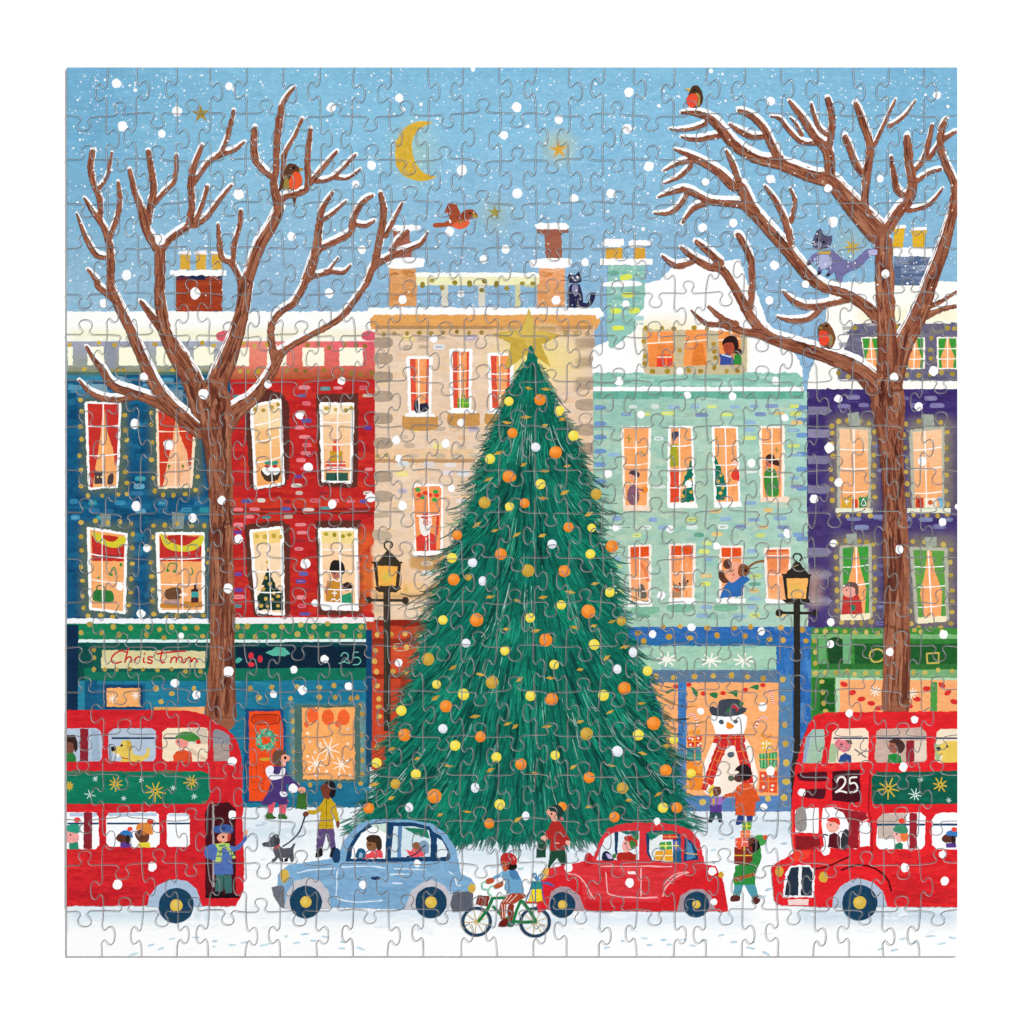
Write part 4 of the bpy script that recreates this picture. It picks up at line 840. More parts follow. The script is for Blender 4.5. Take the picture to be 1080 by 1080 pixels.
LT = [("E690,600 E640,450 E560,320 E510,200 E490,60 A490,1010 A490,900", "100 95 75 60 50 50 48"),
("A480,910 A425,820 A400,720 A365,620 A345,530", "50 40 36 28 20"), ("A430,790 A445,700 A460,620 A445,520 A432,440", "38 34 32 28 22"), ("A450,710 A510,640 A560,580 A568,460", "26 26 24 20"),
("A500,910 A540,860 A630,800", "40 36 34"), ("A630,800 A640,700 A640,560 A690,415", "36 34 32 22"), ("A650,600 A720,500 A790,460 A845,440 A890,400", "26 28 26 24 14"), ("A770,470 A810,380 A840,250", "26 26 20"),
("A650,790 A690,700 A715,610", "26 24 20"), ("A650,800 A710,760 A770,680 A830,605", "32 30 24 18"),
("E680,700 E600,630 E540,570 E470,480 E400,330 E350,210 E300,110 E262,20 A255,1060 A258,960 A250,880", "70 75 62 60 52 50 46 40 38 36 34"),
("A250,890 A225,810 A170,730 A130,665", "34 30 26 14"), ("A205,760 A205,680 A175,600 A160,520 A172,440", "28 28 28 30 28"), ("A200,625 A240,560 A262,450", "20 20 12"), ("A250,860 A285,760 A300,680 A290,590", "28 28 24 16"),
("A250,950 A190,940 A140,860 A95,740", "26 30 26 12"), ("E285,80 E200,10 A190,1060 A145,1005", "36 32 28 16"),
("E560,600 E480,560 E380,520 E270,480 E215,400 E175,350 E140,290", "70 55 46 44 36 26 16"), ("E370,535 E250,545 E160,510 E105,450", "30 34 28 14"), ("E600,360 E520,240 E460,160 E395,75", "70 50 40 22"),
("E740,640 E760,480 E800,380 E850,240 E880,120 E900,0 A905,1060", "120 100 95 75 65 60 58"), ("A905,1060 A960,900 A1020,800 A1060,710", "54 58 54 48"), ("A1055,720 A1030,600 A1040,540 A1045,400 A1065,250 B10,190 B50,140", "46 34 30 32 30 24 14"),
("A1030,580 A950,500 A935,420 A940,330", "26 34 34 26"), ("A1075,600 B0,470 B50,370 B85,290", "26 26 20 18"), ("A1050,720 B0,665 B70,645 B110,610 B110,480 B125,340", "34 32 34 30 28 22"), ("B120,600 B170,540 B250,445", "30 28 20"), ("B150,590 B230,570 B340,460", "26 24 18"), ("B230,570 B300,575 B360,530", "22 20 12"),
("E880,60 A870,1060 A830,980 A780,940 A765,790", "46 30 30 28 16"), ("A835,980 A845,880 A870,790 A872,725", "26 26 24 20"),
("E790,680 E850,600 E930,540 E1000,450 E1040,370 E1060,330 F30,290 F140,230 F260,160 F330,80 F385,0 B395,1060 B430,990 B540,930 B640,890 B680,830", "100 80 60 52 50 46 34 34 34 32 30 34 34 30 26 12"),
("E1040,360 E1020,280 E1020,190 E1060,130 F40,90 F85,20 B100,1060 B135,960 B165,900", "46 36 34 34 36 36 36 40 40"),
("B110,1050 B150,920 B165,800 B180,720 B230,640", "50 42 34 30 18"), ("B170,780 B230,740 B295,680", "26 24 12"), ("B165,910 B230,880 B310,835 B330,760 B370,690 B420,655", "34 34 34 32 30 22"), ("B330,790 B380,800 B430,775", "26 26 16"), ("B140,1040 B220,1020 B280,1020 B315,985", "28 26 24 12"), ("B200,1025 B235,980 B255,950", "20 16 10"),
("B430,990 B445,900 B465,800 B470,720 B455,640", "40 34 32 32 20"), ("B480,850 B520,770 B560,690", "26 24 14"), ("B510,920 B540,870 B590,820", "28 28 26")]
bare_tree('snowy leafless brown tree at the left, in front of the teal house', LT, ("I778,975 I783,700 I785,400 I780,100 E780,1000 E768,800 E752,650 E740,540 E715,450", "150 120 115 110 112 125 155 165 110"), 1)
robin(*robins[0])
RT = [("H705,560 H705,330 H695,150 H690,0 D690,1060 D685,850", "130 100 85 90 88 78"),
("H720,480 H770,300 H830,180 H880,60 H900,0 D910,1060 D960,920 D1000,780 D1020,690 D1020,600 D985,520 D955,430 D960,340 D980,290", "100 95 90 80 70 66 62 50 44 36 36 34 32 22"),
("H880,150 H960,115 H1030,100", "40 30 26"), ("H890,110 H970,70 H1030,30", "34 24 18"),
("D660,840 D560,730 D490,650 D430,590 D330,560 D200,510 D80,480 C1060,420 C1000,350 C940,290 C870,265 C800,262", "110 95 80 72 62 56 48 50 48 40 30 14"),
("C940,290 C900,325 C820,345 C745,340", "26 26 22 10"), ("C1000,370 C940,380 C870,390 C800,378", "32 30 26 14"), ("D190,490 D150,410 D110,330 D50,275 D0,255 C1070,255", "44 40 36 32 26 14"), ("D120,375 D60,378 D0,350 C1030,315", "28 32 30 14"),
("H720,600 H660,500 H560,400 H450,350 H330,310 H200,270 H100,235 H0,215 G1000,190 G920,180 G850,120", "130 110 85 75 66 62 50 36 34 28 12"), ("G1060,190 G1000,160 G930,100", "40 36 20"),
("H120,235 H60,160 H10,70 G1050,0 C1000,1010 C930,990 C860,950 C800,900", "56 52 48 44 44 40 34 18"), ("C990,980 C930,920 C870,870", "40 36 24"), ("C860,970 C780,990 C710,940", "30 34 14"), ("H50,110 H60,20 D60,1040 D50,950 D0,850 C1060,850", "32 32 32 32 34 16"),
("H660,160 H600,100 H500,40 H400,10 D330,1040 D230,920 D150,830 D70,740 D10,700 C1000,690 C930,680 C830,630 C760,640 C690,665", "70 60 50 48 56 56 56 54 44 36 34 34 26 12"),
("C830,650 C790,710 C740,740 C670,740", "28 28 24 12"), ("C930,690 C860,720 C805,790", "32 30 16"), ("D65,740 D10,620 C1050,610 C980,545 C870,480 C770,435", "60 54 50 42 34 14"), ("C870,490 C800,500 C715,540", "28 26 12"), ("C850,515 C790,570 C715,600", "24 24 10"), ("C1075,590 C1050,510 C1015,440", "30 30 16"),
("D245,880 D215,770 D170,680 D120,610", "34 32 28 16"), ("D245,780 D265,690 D240,620", "26 22 12"), ("H520,70 H430,90 H330,105 H260,80 H205,30", "34 34 36 30 14"), ("H400,100 H330,160 H250,170 H175,150", "28 30 28 12"),
("D430,580 D420,450 D360,380 D300,290 D235,205", "44 50 42 36 18"), ("D420,450 D440,330 D435,260 D418,190", "34 34 34 28"), ("D420,370 D375,330 D340,220", "26 26 16"), ("D360,410 D290,400 D230,340 D190,290 D145,280", "24 26 24 20 10"), ("D295,370 D270,320 D240,285", "22 18 10"),
("D620,780 D595,700 D605,560 D620,430 D590,320 D550,215", "40 36 40 36 36 30"), ("D590,560 D550,500 D500,370", "34 36 28"), ("D640,420 D680,330 D740,200", "22 20 14"), ("D710,330 D780,280 D835,205", "22 20 10"),
("D700,820 D750,740 D800,680 D820,600 D805,500 D795,370", "56 54 50 46 42 34"), ("D790,660 D745,620 D720,470", "34 34 18"), ("D830,540 D880,470 D915,320", "26 30 20"), ("D900,480 D960,400 D1030,350", "26 26 20"), ("D840,590 D900,550 D960,530", "26 24 20"), ("D800,730 D880,710 D920,680 D965,620", "26 26 22 12")]
bare_tree('snowy leafless brown tree at the right, in front of the purple house', RT, ("L740,945 L745,700 L745,400 L740,100 H735,1060 H725,850 H715,700 H705,560 H705,440", "125 128 120 122 106 108 125 160 110"), -1)
robin(*robins[1]); robin(*robins[2]); grey_cat()

# ================================================================ STREET LAMPS
l1 = part('street_lamp', 'black street lamp with amber glass between red house and christmas tree')
IR = '3a3026'
at('J'); line("487,370 487,700 488,1040", 33, IR, rag=.15); line("478,380 480,1000", 4, '5c5040', a=.7); line("395,418 585,420", 13, IR); dot(400, 418, 17, IR); dot(575, 420, 17, IR)
fill("445,235 465,205 490,180 520,205 548,240", IR); line("492,185 475,165 480,145 505,142 512,160 500,172", 8, IR); fill("430,355 545,350 555,365 530,382 450,380 435,370", IR, rag=.3); line("450,232 480,195", 4, '7a6a50')
part('lamp_glass', None, l1); fill("425,240 552,240 542,355 438,355", IR, rag=.3); fill("440,255 538,258 528,350 448,350", 'f6b24e', rag=.2); glow(485, 308, 38, 40, 'c4c458', .8)
use(l1); line("427,245 440,352", 7, IR); line("550,245 540,352", 7, IR); line("415,240 560,240", 9, IR)
soft(440, 600, 480, 1080, 8, '3a3026', 0)
l2 = part('street_lamp', 'black street lamp with amber glass in front of the mint house')
IR = '2c2824'
at('L'); line("272,430 273,700 272,1080", 31, IR, rag=.15); at('Q'); fill("256,-2 290,-2 288,60 275,150 275,230 262,330 245,325 243,140 255,60", IR, rag=.3); at('L'); line("185,478 360,480", 13, IR); dot(188, 478, 18, IR); dot(358, 480, 17, IR)
fill("215,298 245,262 258,238 285,238 300,262 330,298", IR); line("275,238 255,220 262,200 285,200 295,215 285,232", 8, IR); fill("200,415 330,412 335,428 310,440 225,436", IR, rag=.3); line("258,260 278,250", 3, 'c9b27a')
part('lamp_glass', None, l2); fill("208,300 335,300 322,415 220,415", IR, rag=.3); fill("222,315 325,315 315,410 230,410", 'f9b862', rag=.2); glow(268, 362, 38, 40, 'd6b94e', .8)
use(l2); line("208,305 222,412", 7, IR); line("332,305 322,412", 7, IR); line("200,298 340,300", 9, IR)

# ================================================================ CHRISTMAS TREE
EL = [(366, 558, 562), (385, 551, 571), (400, 541, 578), (433, 525, 594), (460, 515, 608), (491, 505, 618), (531, 494, 627), (562, 483, 633), (591, 468, 646), (618, 461, 650), (651, 450, 657), (682, 441, 670), (718, 433, 684), (764, 415, 700), (802, 405, 710), (835, 393, 719), (864, 380, 724)]
def edge(y):
    for a, b in zip(EL, EL[1:]):
        if y <= b[0]:
            t = max(0, (y - a[0]) / (b[0] - a[0])); return a[1] + (b[1] - a[1]) * t, a[2] + (b[2] - a[2]) * t
    return EL[-1][1], EL[-1][2]
def bottom(x): u = (x - 550) / 184; return 889 - 24 * max(0, abs(u) - .35) ** 1.3 + 3 * math.sin(x * .12)
topstar = part('star', 'big pale gold star behind the top of the christmas tree')
at('G'); fill("80,112 112,215 225,238 225,245 140,285 185,392 85,325 -15,395 F1045,405 F1075,280 F1000,245 F990,232 45,215", 'c9a944', rag=.2); fill("80,112 112,215 200,240 100,262 85,325 60,262 -60,240 50,215", 'dcc064', rag=.2, a=.6)
ct = part('christmas_tree', 'tall green christmas tree hung with orange, yellow and white baubles')
fol = part('foliage', None, ct)
at('Z')
outl = [(l, y) for y, l, r in EL][::-1] + [(560, 364)] + [(r, y) for y, l, r in EL] + [(x, bottom(x)) for x in range(728, 368, -10)]
outl = [(x + (2.5 if x < 555 else -2.5 if x > 565 else 0), y) for x, y in outl]
fill(outl, '0c6a58', rag=.9)
def ang(x, y):
    l, r = edge(min(y, 850)); c = 560; u = (x - c) / max(6, (r - c) if x > c else (c - l))
    return max(-1.25, min(1.25, u)) * (1.02 if y > 500 else .7)
def fstroke(x, y, L, w0, w1, col, a, rag=.15, bend=0):
    pts = [(x, y)]; n = max(3, int(L / 5))
    for i in range(n):
        t = ang(pts[-1][0], pts[-1][1]) * (.74 + .5 * i / n) + bend * i / n
        pts.append((pts[-1][0] + math.sin(t) * L / n, pts[-1][1] + math.cos(t) * L / n))
    ws = [max(.25, (w0 + (w1 - w0) * i / n) * min(1, .3 + i / n * 3)) for i in range(n + 1)]
    ribbon(pts, ws, col, a, rag)
GR = ['0b6352', '0e7560', '0a5446', '0f7d66', '0c6b58', '085044', '118468', '0b5d50']
def place():
    while 1:
        y = 372 + 515 * R.random() ** .62; l, r = edge(y); x = R.uniform(l, r)
        if y < bottom(x): return x, y
seeds = sorted((place() for _ in range(2600)), key=lambda p: -0 * p[1])
for x, y in seeds:
    if y > bottom(x) - 12: continue
    fstroke(x, y, R.uniform(12, 34), R.uniform(1.4, 4.2), .6, R.choice(GR), R.uniform(.6, .95), .3, R.uniform(-.3, .3))
for _ in range(420):
    x, y = place()
    if y < bottom(x) - 30: fstroke(x, y, R.uniform(18, 44), R.uniform(1.2, 3), .6, R.choice(['06403a', '053a38', '084a40', '063f34']), R.uniform(.45, .9), .35, R.uniform(-.3, .3))
for _ in range(380):
    x, y = place()
    if y < bottom(x) - 25: fstroke(x, y, R.uniform(10, 34), R.uniform(.7, 1.5), .4, R.choice(['1c9c7a', '2aa884', '189070', '35b08c']), R.uniform(.4, .8), .3)
for _ in range(300):                                   # heavy dark sweeps between the boughs
    x, y = place()
    if y < bottom(x) - 45 and y > 420: fstroke(x, y, R.uniform(26, 60), R.uniform(2.5, 5), .8, R.choice(['07473f', '05352f', '084d43', '042e2a']), R.uniform(.5, .9), .45, R.choice((-1, 1)) * R.uniform(.1, .45))
for _ in range(150):                                    # bundles of lighter needles
    x, y = place(); bd = R.choice((-1, 1)) * R.uniform(.15, .5); cc_ = R.choice(['1f9c7c', '25a584', '149070', '119a76']); L = R.uniform(14, 36)
    for q in range(R.randint(4, 8)):
        xx, yy = x + R.gauss(0, 4.5), y + R.gauss(0, 4)
        if yy < bottom(xx) - 38 and yy > 390 and edge(yy)[0] + 4 < xx < edge(yy)[1] - 4: fstroke(xx, yy, L * R.uniform(.7, 1.2), R.uniform(.7, 1.7), .3, cc_, R.uniform(.45, .85), .3, bd + R.gauss(0, .06))
for _ in range(105):                                   # long chalky needles in loose pairs
    x, y = place(); L = R.uniform(22, 58); bd = R.gauss(0, .22); cc_ = R.choice(['8fd0bc', 'a8dcca', '6cbfa6', 'c4e6da', '5db89b'])
    for q in range(R.choice((1, 2, 2, 3, 4))):
        xx, yy = x + R.gauss(0, 2.6), y + R.gauss(0, 3.5)
        if 395 < yy < bottom(xx) - L * .8 - 8 and edge(yy)[0] + 5 < xx < edge(yy)[1] - 5: fstroke(xx, yy, L * R.uniform(.6, 1.1), R.uniform(.45, .95), .25, cc_, R.uniform(.4, .75), .32, bd)
for _ in range(1150):                                   # fringe at both sides
    y = R.uniform(385, 862); l, r = edge(y); s = R.choice((-1, 1)); x = (l if s < 0 else r) - s * R.uniform(0, 9)
    t = s * R.uniform(.95, 1.4); L = R.uniform(3, 11) * (.5 if y < 440 else 1)
    pts = [(x, y), (x + math.sin(t) * L * .5, y + math.cos(t) * L * .45), (x + math.sin(t) * L * 1.05, y + math.cos(t) * L * .8)]
    ribbon(pts, [R.uniform(1, 2.6), R.uniform(.7, 1.5), .3], R.choice(GR + ['063f38', '1a8a6c', '08352f']), .9, .1)
for _ in range(620):                                   # fringe at the foot
    x = R.uniform(366, 733); y = bottom(x) - R.uniform(2, 16); t = (x - 552) / 184 * 1.15 + R.gauss(0, .12); L = R.uniform(7, 18)
    ribbon([(x, y), (x + math.sin(t) * L * .5, y + math.cos(t) * L * .5), (x + math.sin(t) * L, y + math.cos(t) * L * .85)], [R.uniform(1, 2.6), 1.3, .25], R.choice(GR + ['0a5a4c', '1a8a6c']), .9, .2)
def frags(s):
    for x, y in P(s):
        a = R.uniform(-.65, .25); L = R.uniform(4.0, 6.6); w = R.uniform(1.4, 2.1)
        c, d = math.cos(a), math.sin(a)
        p = part('ornament', None, ct)
        pts = rough([(x - L * c, y - L * d), (x + w * d - 1 * c, y - w * c), (x + L * c, y + L * d), (x - w * d, y + w * c)], .25, 2)
        face([(q[0], q[1], lin(R.choice(['c99a3c', 'b98f35', 'd6aa4c'])) + (1,)) for q in pts], lv_poly(pts))
frags("G80,492 G162,497 G65,630 G155,672 G240,640 G55,855 G155,885 G262,862 G250,988 G150,1015 F1055,655 F1020,800 F968,925 J915,60 J1000,88 J872,310 J978,402 J1055,555 J800,738 J932,772 J718,882 J905,970 J1060,1005 K22,108 K145,112 K395,340 K275,380 K147,405 K25,420 K296,547 K388,540 K475,520 K113,564 K450,692 K535,640 K323,748 K185,787 K37,795 K615,908 K466,950 K323,995 K165,1018 K15,1018 K365,10 N508,45 N632,90 N780,125 N978,145 N428,212 N508,278 N740,357 N870,342 O620,65 O292,130 O110,160 O470,122 O830,225 O555,288 O365,318 O695,260 O30,378 O735,30")
BC = {'o': ('f08a2a', 'fbab5a', 'd96f18'), 'y': ('f3df4e', 'f8ec86', 'd9c03c'), 'g': ('c9a03c', 'dcb85a', 'b3892c'), 'w': ('e9ecf5', 'ffffff', 'b9bfd6')}
def bauble(t, k, x, y, r):
    part('bauble', None, ct); at(t); c, hi, lo = BC[k]
    ry = r * (1.18 if (k == 'w' and r < 20.5) else 1)
    dot(x, y, r, c, ry, wob=.02, n=20); dot(x - r * .25, y - r * .3, r * .55, hi, a=.45, wob=.1); line([(x - r * .6, y + r * .5), (x, y + r * .8), (x + r * .6, y + r * .45)], r * .25, lo, a=.55)
for t, s in (('F', 'y975,828,24 o1062,912,28 g950,1035,28 y1065,555,22 y1068,1055,22'),
 ('G', 'o132,548,27 y225,600,24 y292,718,25 o2,705,24 w112,772,22 o207,797,30 y135,948,24 g400,995,26 o60,1038,23 o0,915,20'),
 ('J', 'o820,110,23 o1027,200,28 y795,218,24 w893,240,22 o803,320,28 w940,327,19 y752,512,22 o912,512,32 w862,622,21 y1045,658,22 g682,698,30 y722,818,21 g985,808,30 y850,865,27 o767,922,29 y555,942,25 w752,1028,22 o570,1058,30 o930,1066,26 g872,310,16'),
 ('K', 'o268,72,24 y378,75,20 w190,152,22 o475,163,30 y372,200,23 g76,278,30 o248,280,28 y464,381,23 y234,441,22 o362,472,33 y86,502,23 g519,517,22 o160,607,31 y390,629,25 w574,666,20 y200,724,23 w500,745,19 y643,754,23 o534,836,30 y434,870,26 y88,872,25 o188,888,30 o672,1003,32 g354,1052,30 y599,1058,26 y768,1080,21'),
 ('N', 'y438,110,24 y810,28,25 y1006,84,24 y624,164,24 g527,210,24 w905,228,20 o712,268,34 o400,325,26 w592,322,19 y1022,308,25 o972,398,24'),
 ('O', 'y205,74,22 w500,55,26 o42,117,27 o366,180,27 o730,146,28 y850,160,22 g524,230,27 o238,318,22 y716,323,24 o782,323,26 o486,368,25 w65,362,18')):
    for b in s.split(): v = b[1:].split(','); bauble(t, b[0], *map(float, v))

# ================================================================ PEOPLE ON THE SNOW
DK = '1c1a20'
def person(label): return part('person', label)
person('woman in purple coat and pink tights holding a green shopping bag'); at('V')
fill("260,225 300,205 340,215 350,250 318,290 330,320 270,318 252,280", '6b4a3c', sm=True, rag=.2); fill("318,250 350,240 378,262 370,285 350,292 345,320 318,325 315,290", 'f3a58c', sm=True); dot(343, 265, 10, DK, 12); line("325,300 345,318", 4, 'fdf0e8')
fill("215,575 222,660 250,675 275,570 300,570 302,660 345,665 365,560", 'e0546a'); fill("205,670 215,655 250,660 268,690 262,700 208,700", '3a6a2c'); fill("293,672 302,660 340,665 362,690 355,702 295,700", '3a6a2c'); fill("260,680 285,692 262,700", DK)
fill("250,330 340,325 360,380 455,470 435,500 350,445 360,530 365,590 300,600 270,570 240,600 170,595 215,520 245,430", '4a3574', rag=.3); fill("205,340 240,320 262,335 260,375 300,380 318,340 345,345 330,400 280,420 240,418 210,385", 'f0eef8', sm=True); fill("370,470 395,450 430,470 425,505 385,515 368,495", 'f4f2fb', sm=True); fill("430,490 450,472 485,480 485,508 455,515", 'f3a58c', sm=True); fill("305,508 330,505 358,515 350,538 315,540", 'f4f2fb', sm=True)
part('shopping_bag', 'green shopping bag held by the woman in purple'); fill("430,525 492,515 498,635 420,628", '3a6a2c', rag=.3); line("440,525 450,500 465,500 480,520", 5, '2c5222')
person('person in yellow jacket and purple trousers walking the grey dog')
fill("575,770 690,765 705,930 680,950 635,800 605,925 565,925", '5f4a7c'); fill("560,960 575,915 605,912 610,955 590,970 565,972", DK, sm=True); fill("662,965 680,905 705,905 708,950 690,972", DK, sm=True)
fill("620,555 665,550 700,590 730,715 708,725 680,650 688,770 640,772 580,770 600,645 555,668 510,662 508,635 560,635 600,590", 'c9a41f', rag=.3); line("637,560 637,765", 3.5, '3a2a18'); line("580,745 690,745", 4, '9a7a18'); line("600,650 620,600", 4, '9a7a18', a=.6)
fill("595,480 612,455 645,432 675,440 690,470 665,520 655,560 615,545 605,510", '7a3c2c', sm=True); fill("630,440 665,428 695,445 705,490 695,540 672,548 655,525 668,495 655,470", '1f1820', sm=True); fill("470,660 490,645 510,655 505,678 480,682", '7a3c2c', sm=True); fill("708,722 728,715 730,750 715,762", '7a3c2c', sm=True); dot(630, 475, 5, DK)
line("485,680 445,790 380,860 325,895", 10, DK)
dg = part('dog', 'grey terrier with red collar on a lead'); at('V')
fill("182,875 200,865 235,855 240,830 255,820 260,812 290,812 305,850 300,890 330,910 380,905 400,875 415,870 415,885 400,915 405,960 402,1000 385,1010 378,975 335,975 300,975 275,1000 248,1005 250,990 275,970 262,930 265,895 235,900 190,895", '55555f', sm=False, rag=.4)
fill("265,815 290,812 305,850 300,885 275,895 268,860", '3c3c46', sm=True); fill("262,905 300,880 308,892 280,918", 'cc3a35'); fill("300,975 325,975 332,1005 310,1000", DK); fill("338,985 365,970 362,1000 340,1005", DK); fill("182,870 195,868 198,880 182,882", DK); dot(238, 860, 5, DK)
person('woman in red coat and green trousers carrying a green bag behind the red car'); at('O')
fill("185,520 250,520 265,590 235,600 215,560 175,615 172,600", '1f4a38', rag=.3); fill("240,300 262,312 255,335 235,340", 'ee8a2c')
fill("190,390 225,380 245,420 275,475 270,500 245,500 250,525 180,525 185,470 158,478 150,460 178,410", 'b02a26', rag=.3); fill("162,345 178,330 205,330 215,355 212,385 190,385 180,365", 'eda58c', sm=True); fill("178,325 200,308 228,315 245,340 235,370 218,375 205,345 182,340", '1d3a34', sm=True); fill("225,365 245,375 235,390", 'e86a70'); dot(188, 352, 5, DK); fill("135,465 155,455 170,470 152,482", 'f3b4a0', sm=True); fill("255,480 275,482 272,502 258,498", 'f3b4a0', sm=True); line("205,490 225,492", 5, 'f0a8a0')
part('shopping_bag', 'dark green bag carried by the woman in the red coat'); at('O'); fill("125,495 162,492 162,558 115,560", '1f4a38', rag=.3); line("135,495 145,475 155,492", 4, '1f4a38')
person('child in purple jumper looking at the snowman'); at('U')
fill("330,985 410,988 418,1050 395,1055 375,1005 345,1055 322,1058", '2f4f58', rag=.3); fill("320,1040 345,1045 345,1062 318,1060", '23323c'); fill("392,1042 418,1045 415,1060 392,1058", '23323c')
fill("335,885 420,880 440,900 415,925 412,990 332,988", '9a6cb8', rag=.3); rect(332, 935, 412, 990, '5a3a8a'); fill("345,830 360,808 400,810 408,850 385,875 360,872", '7a4438', sm=True); fill("318,830 340,800 365,800 350,825 352,870 330,880 325,850", 'e6c93c', sm=True); fill("345,895 360,890 362,930 345,930", 'd9b43c'); fill("415,880 440,870 435,890 418,900", '7a4438'); dot(390, 842, 5, DK)
person('adult in long orange coat with curly dark hair facing the snowman'); at('U')
fill("530,1010 575,1015 570,1075 515,1078 515,1060", '2c3f80', rag=.3); fill("590,1010 635,1012 630,1060 600,1070", '2c3f80')
fill("540,790 580,780 640,790 665,850 688,905 655,915 650,1015 510,1010 510,880 430,885 435,860 505,845 520,810", 'dc5626', rag=.3); line("515,900 530,850", 5, 'b23c18', a=.6); line("590,950 588,1010", 4, 'b23c18', a=.7); fill("500,745 520,715 560,705 575,750 545,775 510,765", '5c3a34', sm=True); fill("505,690 540,655 590,648 622,690 618,745 575,765 550,750 535,700", '2c1a1e', sm=True); line("525,800 565,825 615,815 632,795", 10, 'ee8a70'); dot(538, 733, 5, DK)
person('bearded man in green coat carrying a stack of gifts'); at('Q')
fill("-22,675 22,680 2,745 -32,742", '4f9aa8', rag=.25); fill("16,680 72,678 92,748 64,758", '4f9aa8', rag=.25); fill("62,752 92,744 98,765 82,782 62,776", '5c2a24', sm=True); fill("-42,745 -18,738 2,744 -2,765 -40,768", '5c2a24', sm=True)
fill("60,520 100,510 105,560 75,640 74,690 -25,690 -30,660 -20,600 30,580", '2f8a3c', rag=.3); fill("-30,655 75,630 75,645 -20,675", 'a85a2c'); fill("40,470 90,465 98,505 75,525 50,515 38,495", '6b3a30', sm=True); fill("45,505 80,485 100,490 95,515 70,535 52,530", '1f1418', sm=True); fill("72,462 90,452 120,460 125,490 100,505 90,480", '3fa04c', sm=True); dot(122, 464, 12, 'e85a30'); dot(70, 480, 5, DK)
gifts = (("10,395 55,390 55,425 15,430", '5faa3c', 'e8d84c', 'small green gift at the top of the stack the bearded man carries'), ("5,432 50,428 50,465 5,465", 'ee7a4c', 'f7b48c', 'orange gift near the top of the stack the bearded man carries'), ("-20,468 40,462 42,505 -20,508", 'e86a5c', 'f7d0c4', 'coral gift in the middle of the stack the bearded man carries'), ("-25,510 60,505 62,575 40,595 -25,590", '8a2c24', 'f0c43c', 'dark red gift with yellow ribbon held by the bearded man'))
for s, c, rbn, lb in reversed(gifts):
    part('gift', lb); at('Q'); fill(s, c, rag=.25); q = P(s); cx = sum(p[0] for p in q) / len(q); x0 = min(p[0] for p in q); x1 = max(p[0] for p in q); y0 = min(p[1] for p in q); y1 = max(p[1] for p in q)
    gline([(cx, y0 + .5), (cx, y1 - .5)], 1.5, 1.5, rbn); gline([(x0 + .5, (y0 + y1) / 2), (x1 - .5, (y0 + y1) / 2)], 1.2, 1.2, rbn)
part('gift', 'small orange gift held at the side by the bearded man'); at('O'); fill("1070,465 Q10,465 Q10,520 1068,520", 'ee5a38', rag=.2)

# ================================================================ BUSES
def burst(x, y, r, col, n=8, w=7, rot=.2, blob=True):
    for k in range(n):
        t = rot + k * 2 * math.pi / n; q = r * R.uniform(.8, 1.1); line([(x + r * .12 * math.cos(t), y + r * .12 * math.sin(t)), (x + q * math.cos(t), y + q * math.sin(t))], w, col, w1=w * .7)
b1 = part('bus', 'red double decker bus cut off by the left edge, with an open rear door')
RED = 'd2222c'
body = part('body', None, b1)
at('I'); fill("50,940 300,938 620,942 700,960 760,1000 800,1025 840,1060 M862,20 M878,90 M882,400 M890,580 M885,720 M850,790 M690,790 M640,700 M560,675 M480,700 M430,788 M50,790", RED, sm=False, rag=.3)
at('Z'); brush(72, 752, 205, 765, 50, ['c41c26', 'dc2c30', 'd8262c'], (8, 24), (2, 5), .5); brush(72, 850, 150, 952, 160, ['c41c26', 'dc2c30', 'd8302c', 'b81c24'], (8, 30), (2, 6), .5); brush(72, 900, 248, 922, 90, ['c41c26', 'dc2c30'], (8, 24), (2, 5), .5); brush(225, 800, 255, 860, 50, ['c41c26', 'dc2c30'], (8, 20), (2, 5), .5, 1.57); brush(72, 935, 150, 954, 60, ['b01a24', 'c02028'], (8, 20), (1, 3), .6)
at('M'); fill("50,150 700,150 722,165 728,260 715,290 690,305 50,305", '0f7558', rag=.3); brush(72, 814, 218, 846, 60, ['0c6a50', '138263', '10795c'], (8, 24), (2, 5), .5)
at('M')
for x, y, r in ((60, 220, 22), (280, 210, 34), (468, 245, 48), (640, 200, 36)): burst(x, y, r, 'd6b23c', 9)
for x, y, r in ((183, 185, 14), (158, 262, 26), (318, 278, 12), (402, 192, 14), (553, 230, 14), (652, 270, 16)): burst(x, y, r, 'd8efe8', 6, 4)
gw = 'a9bccf'
def bwin(s, col=gw, parent=None, f=None, lb=None):
    w = part('window', lb, parent); fill(s, col, sm=False, rag=.2)
    if f: f()
    return w
at('I'); U1 = "M50,103 I50,1030 I180,1025 I210,1040 I215,1065 M215,20 M212,90 M200,103"
bwin("I50,1028 I185,1025 I208,1040 I215,1070 M215,85 M205,103 M50,106", 'b6c6d8', b1, lambda: (fill("I110,1028 I150,1028 M150,103 M110,103", '8a2430'), fill("I165,1028 I200,1040 M205,100 M165,103", '9db4c8')))
bwin("I270,1027 I450,1025 I470,1040 M470,85 M458,103 M255,103 M245,90 I245,1050", 'b6c6d8', b1, lambda: (line("I260,1073 I465,1073", 9, '1c3a5c'), fill("M245,20 M255,20 M262,103 M250,100", '8a94a4')))
bwin("I525,1025 I700,1022 I718,1040 M715,85 M705,103 M520,103 M502,90 I500,1045", 'f6e2c4', b1, lambda: (line("I505,1073 I715,1073", 8, '1c3a5c'), fill("M640,40 M715,90 M700,100 M620,60", 'e0c4a8'), fill("I640,1025 I715,1025 M715,20 M650,20", 'b8aca0', a=.6)))
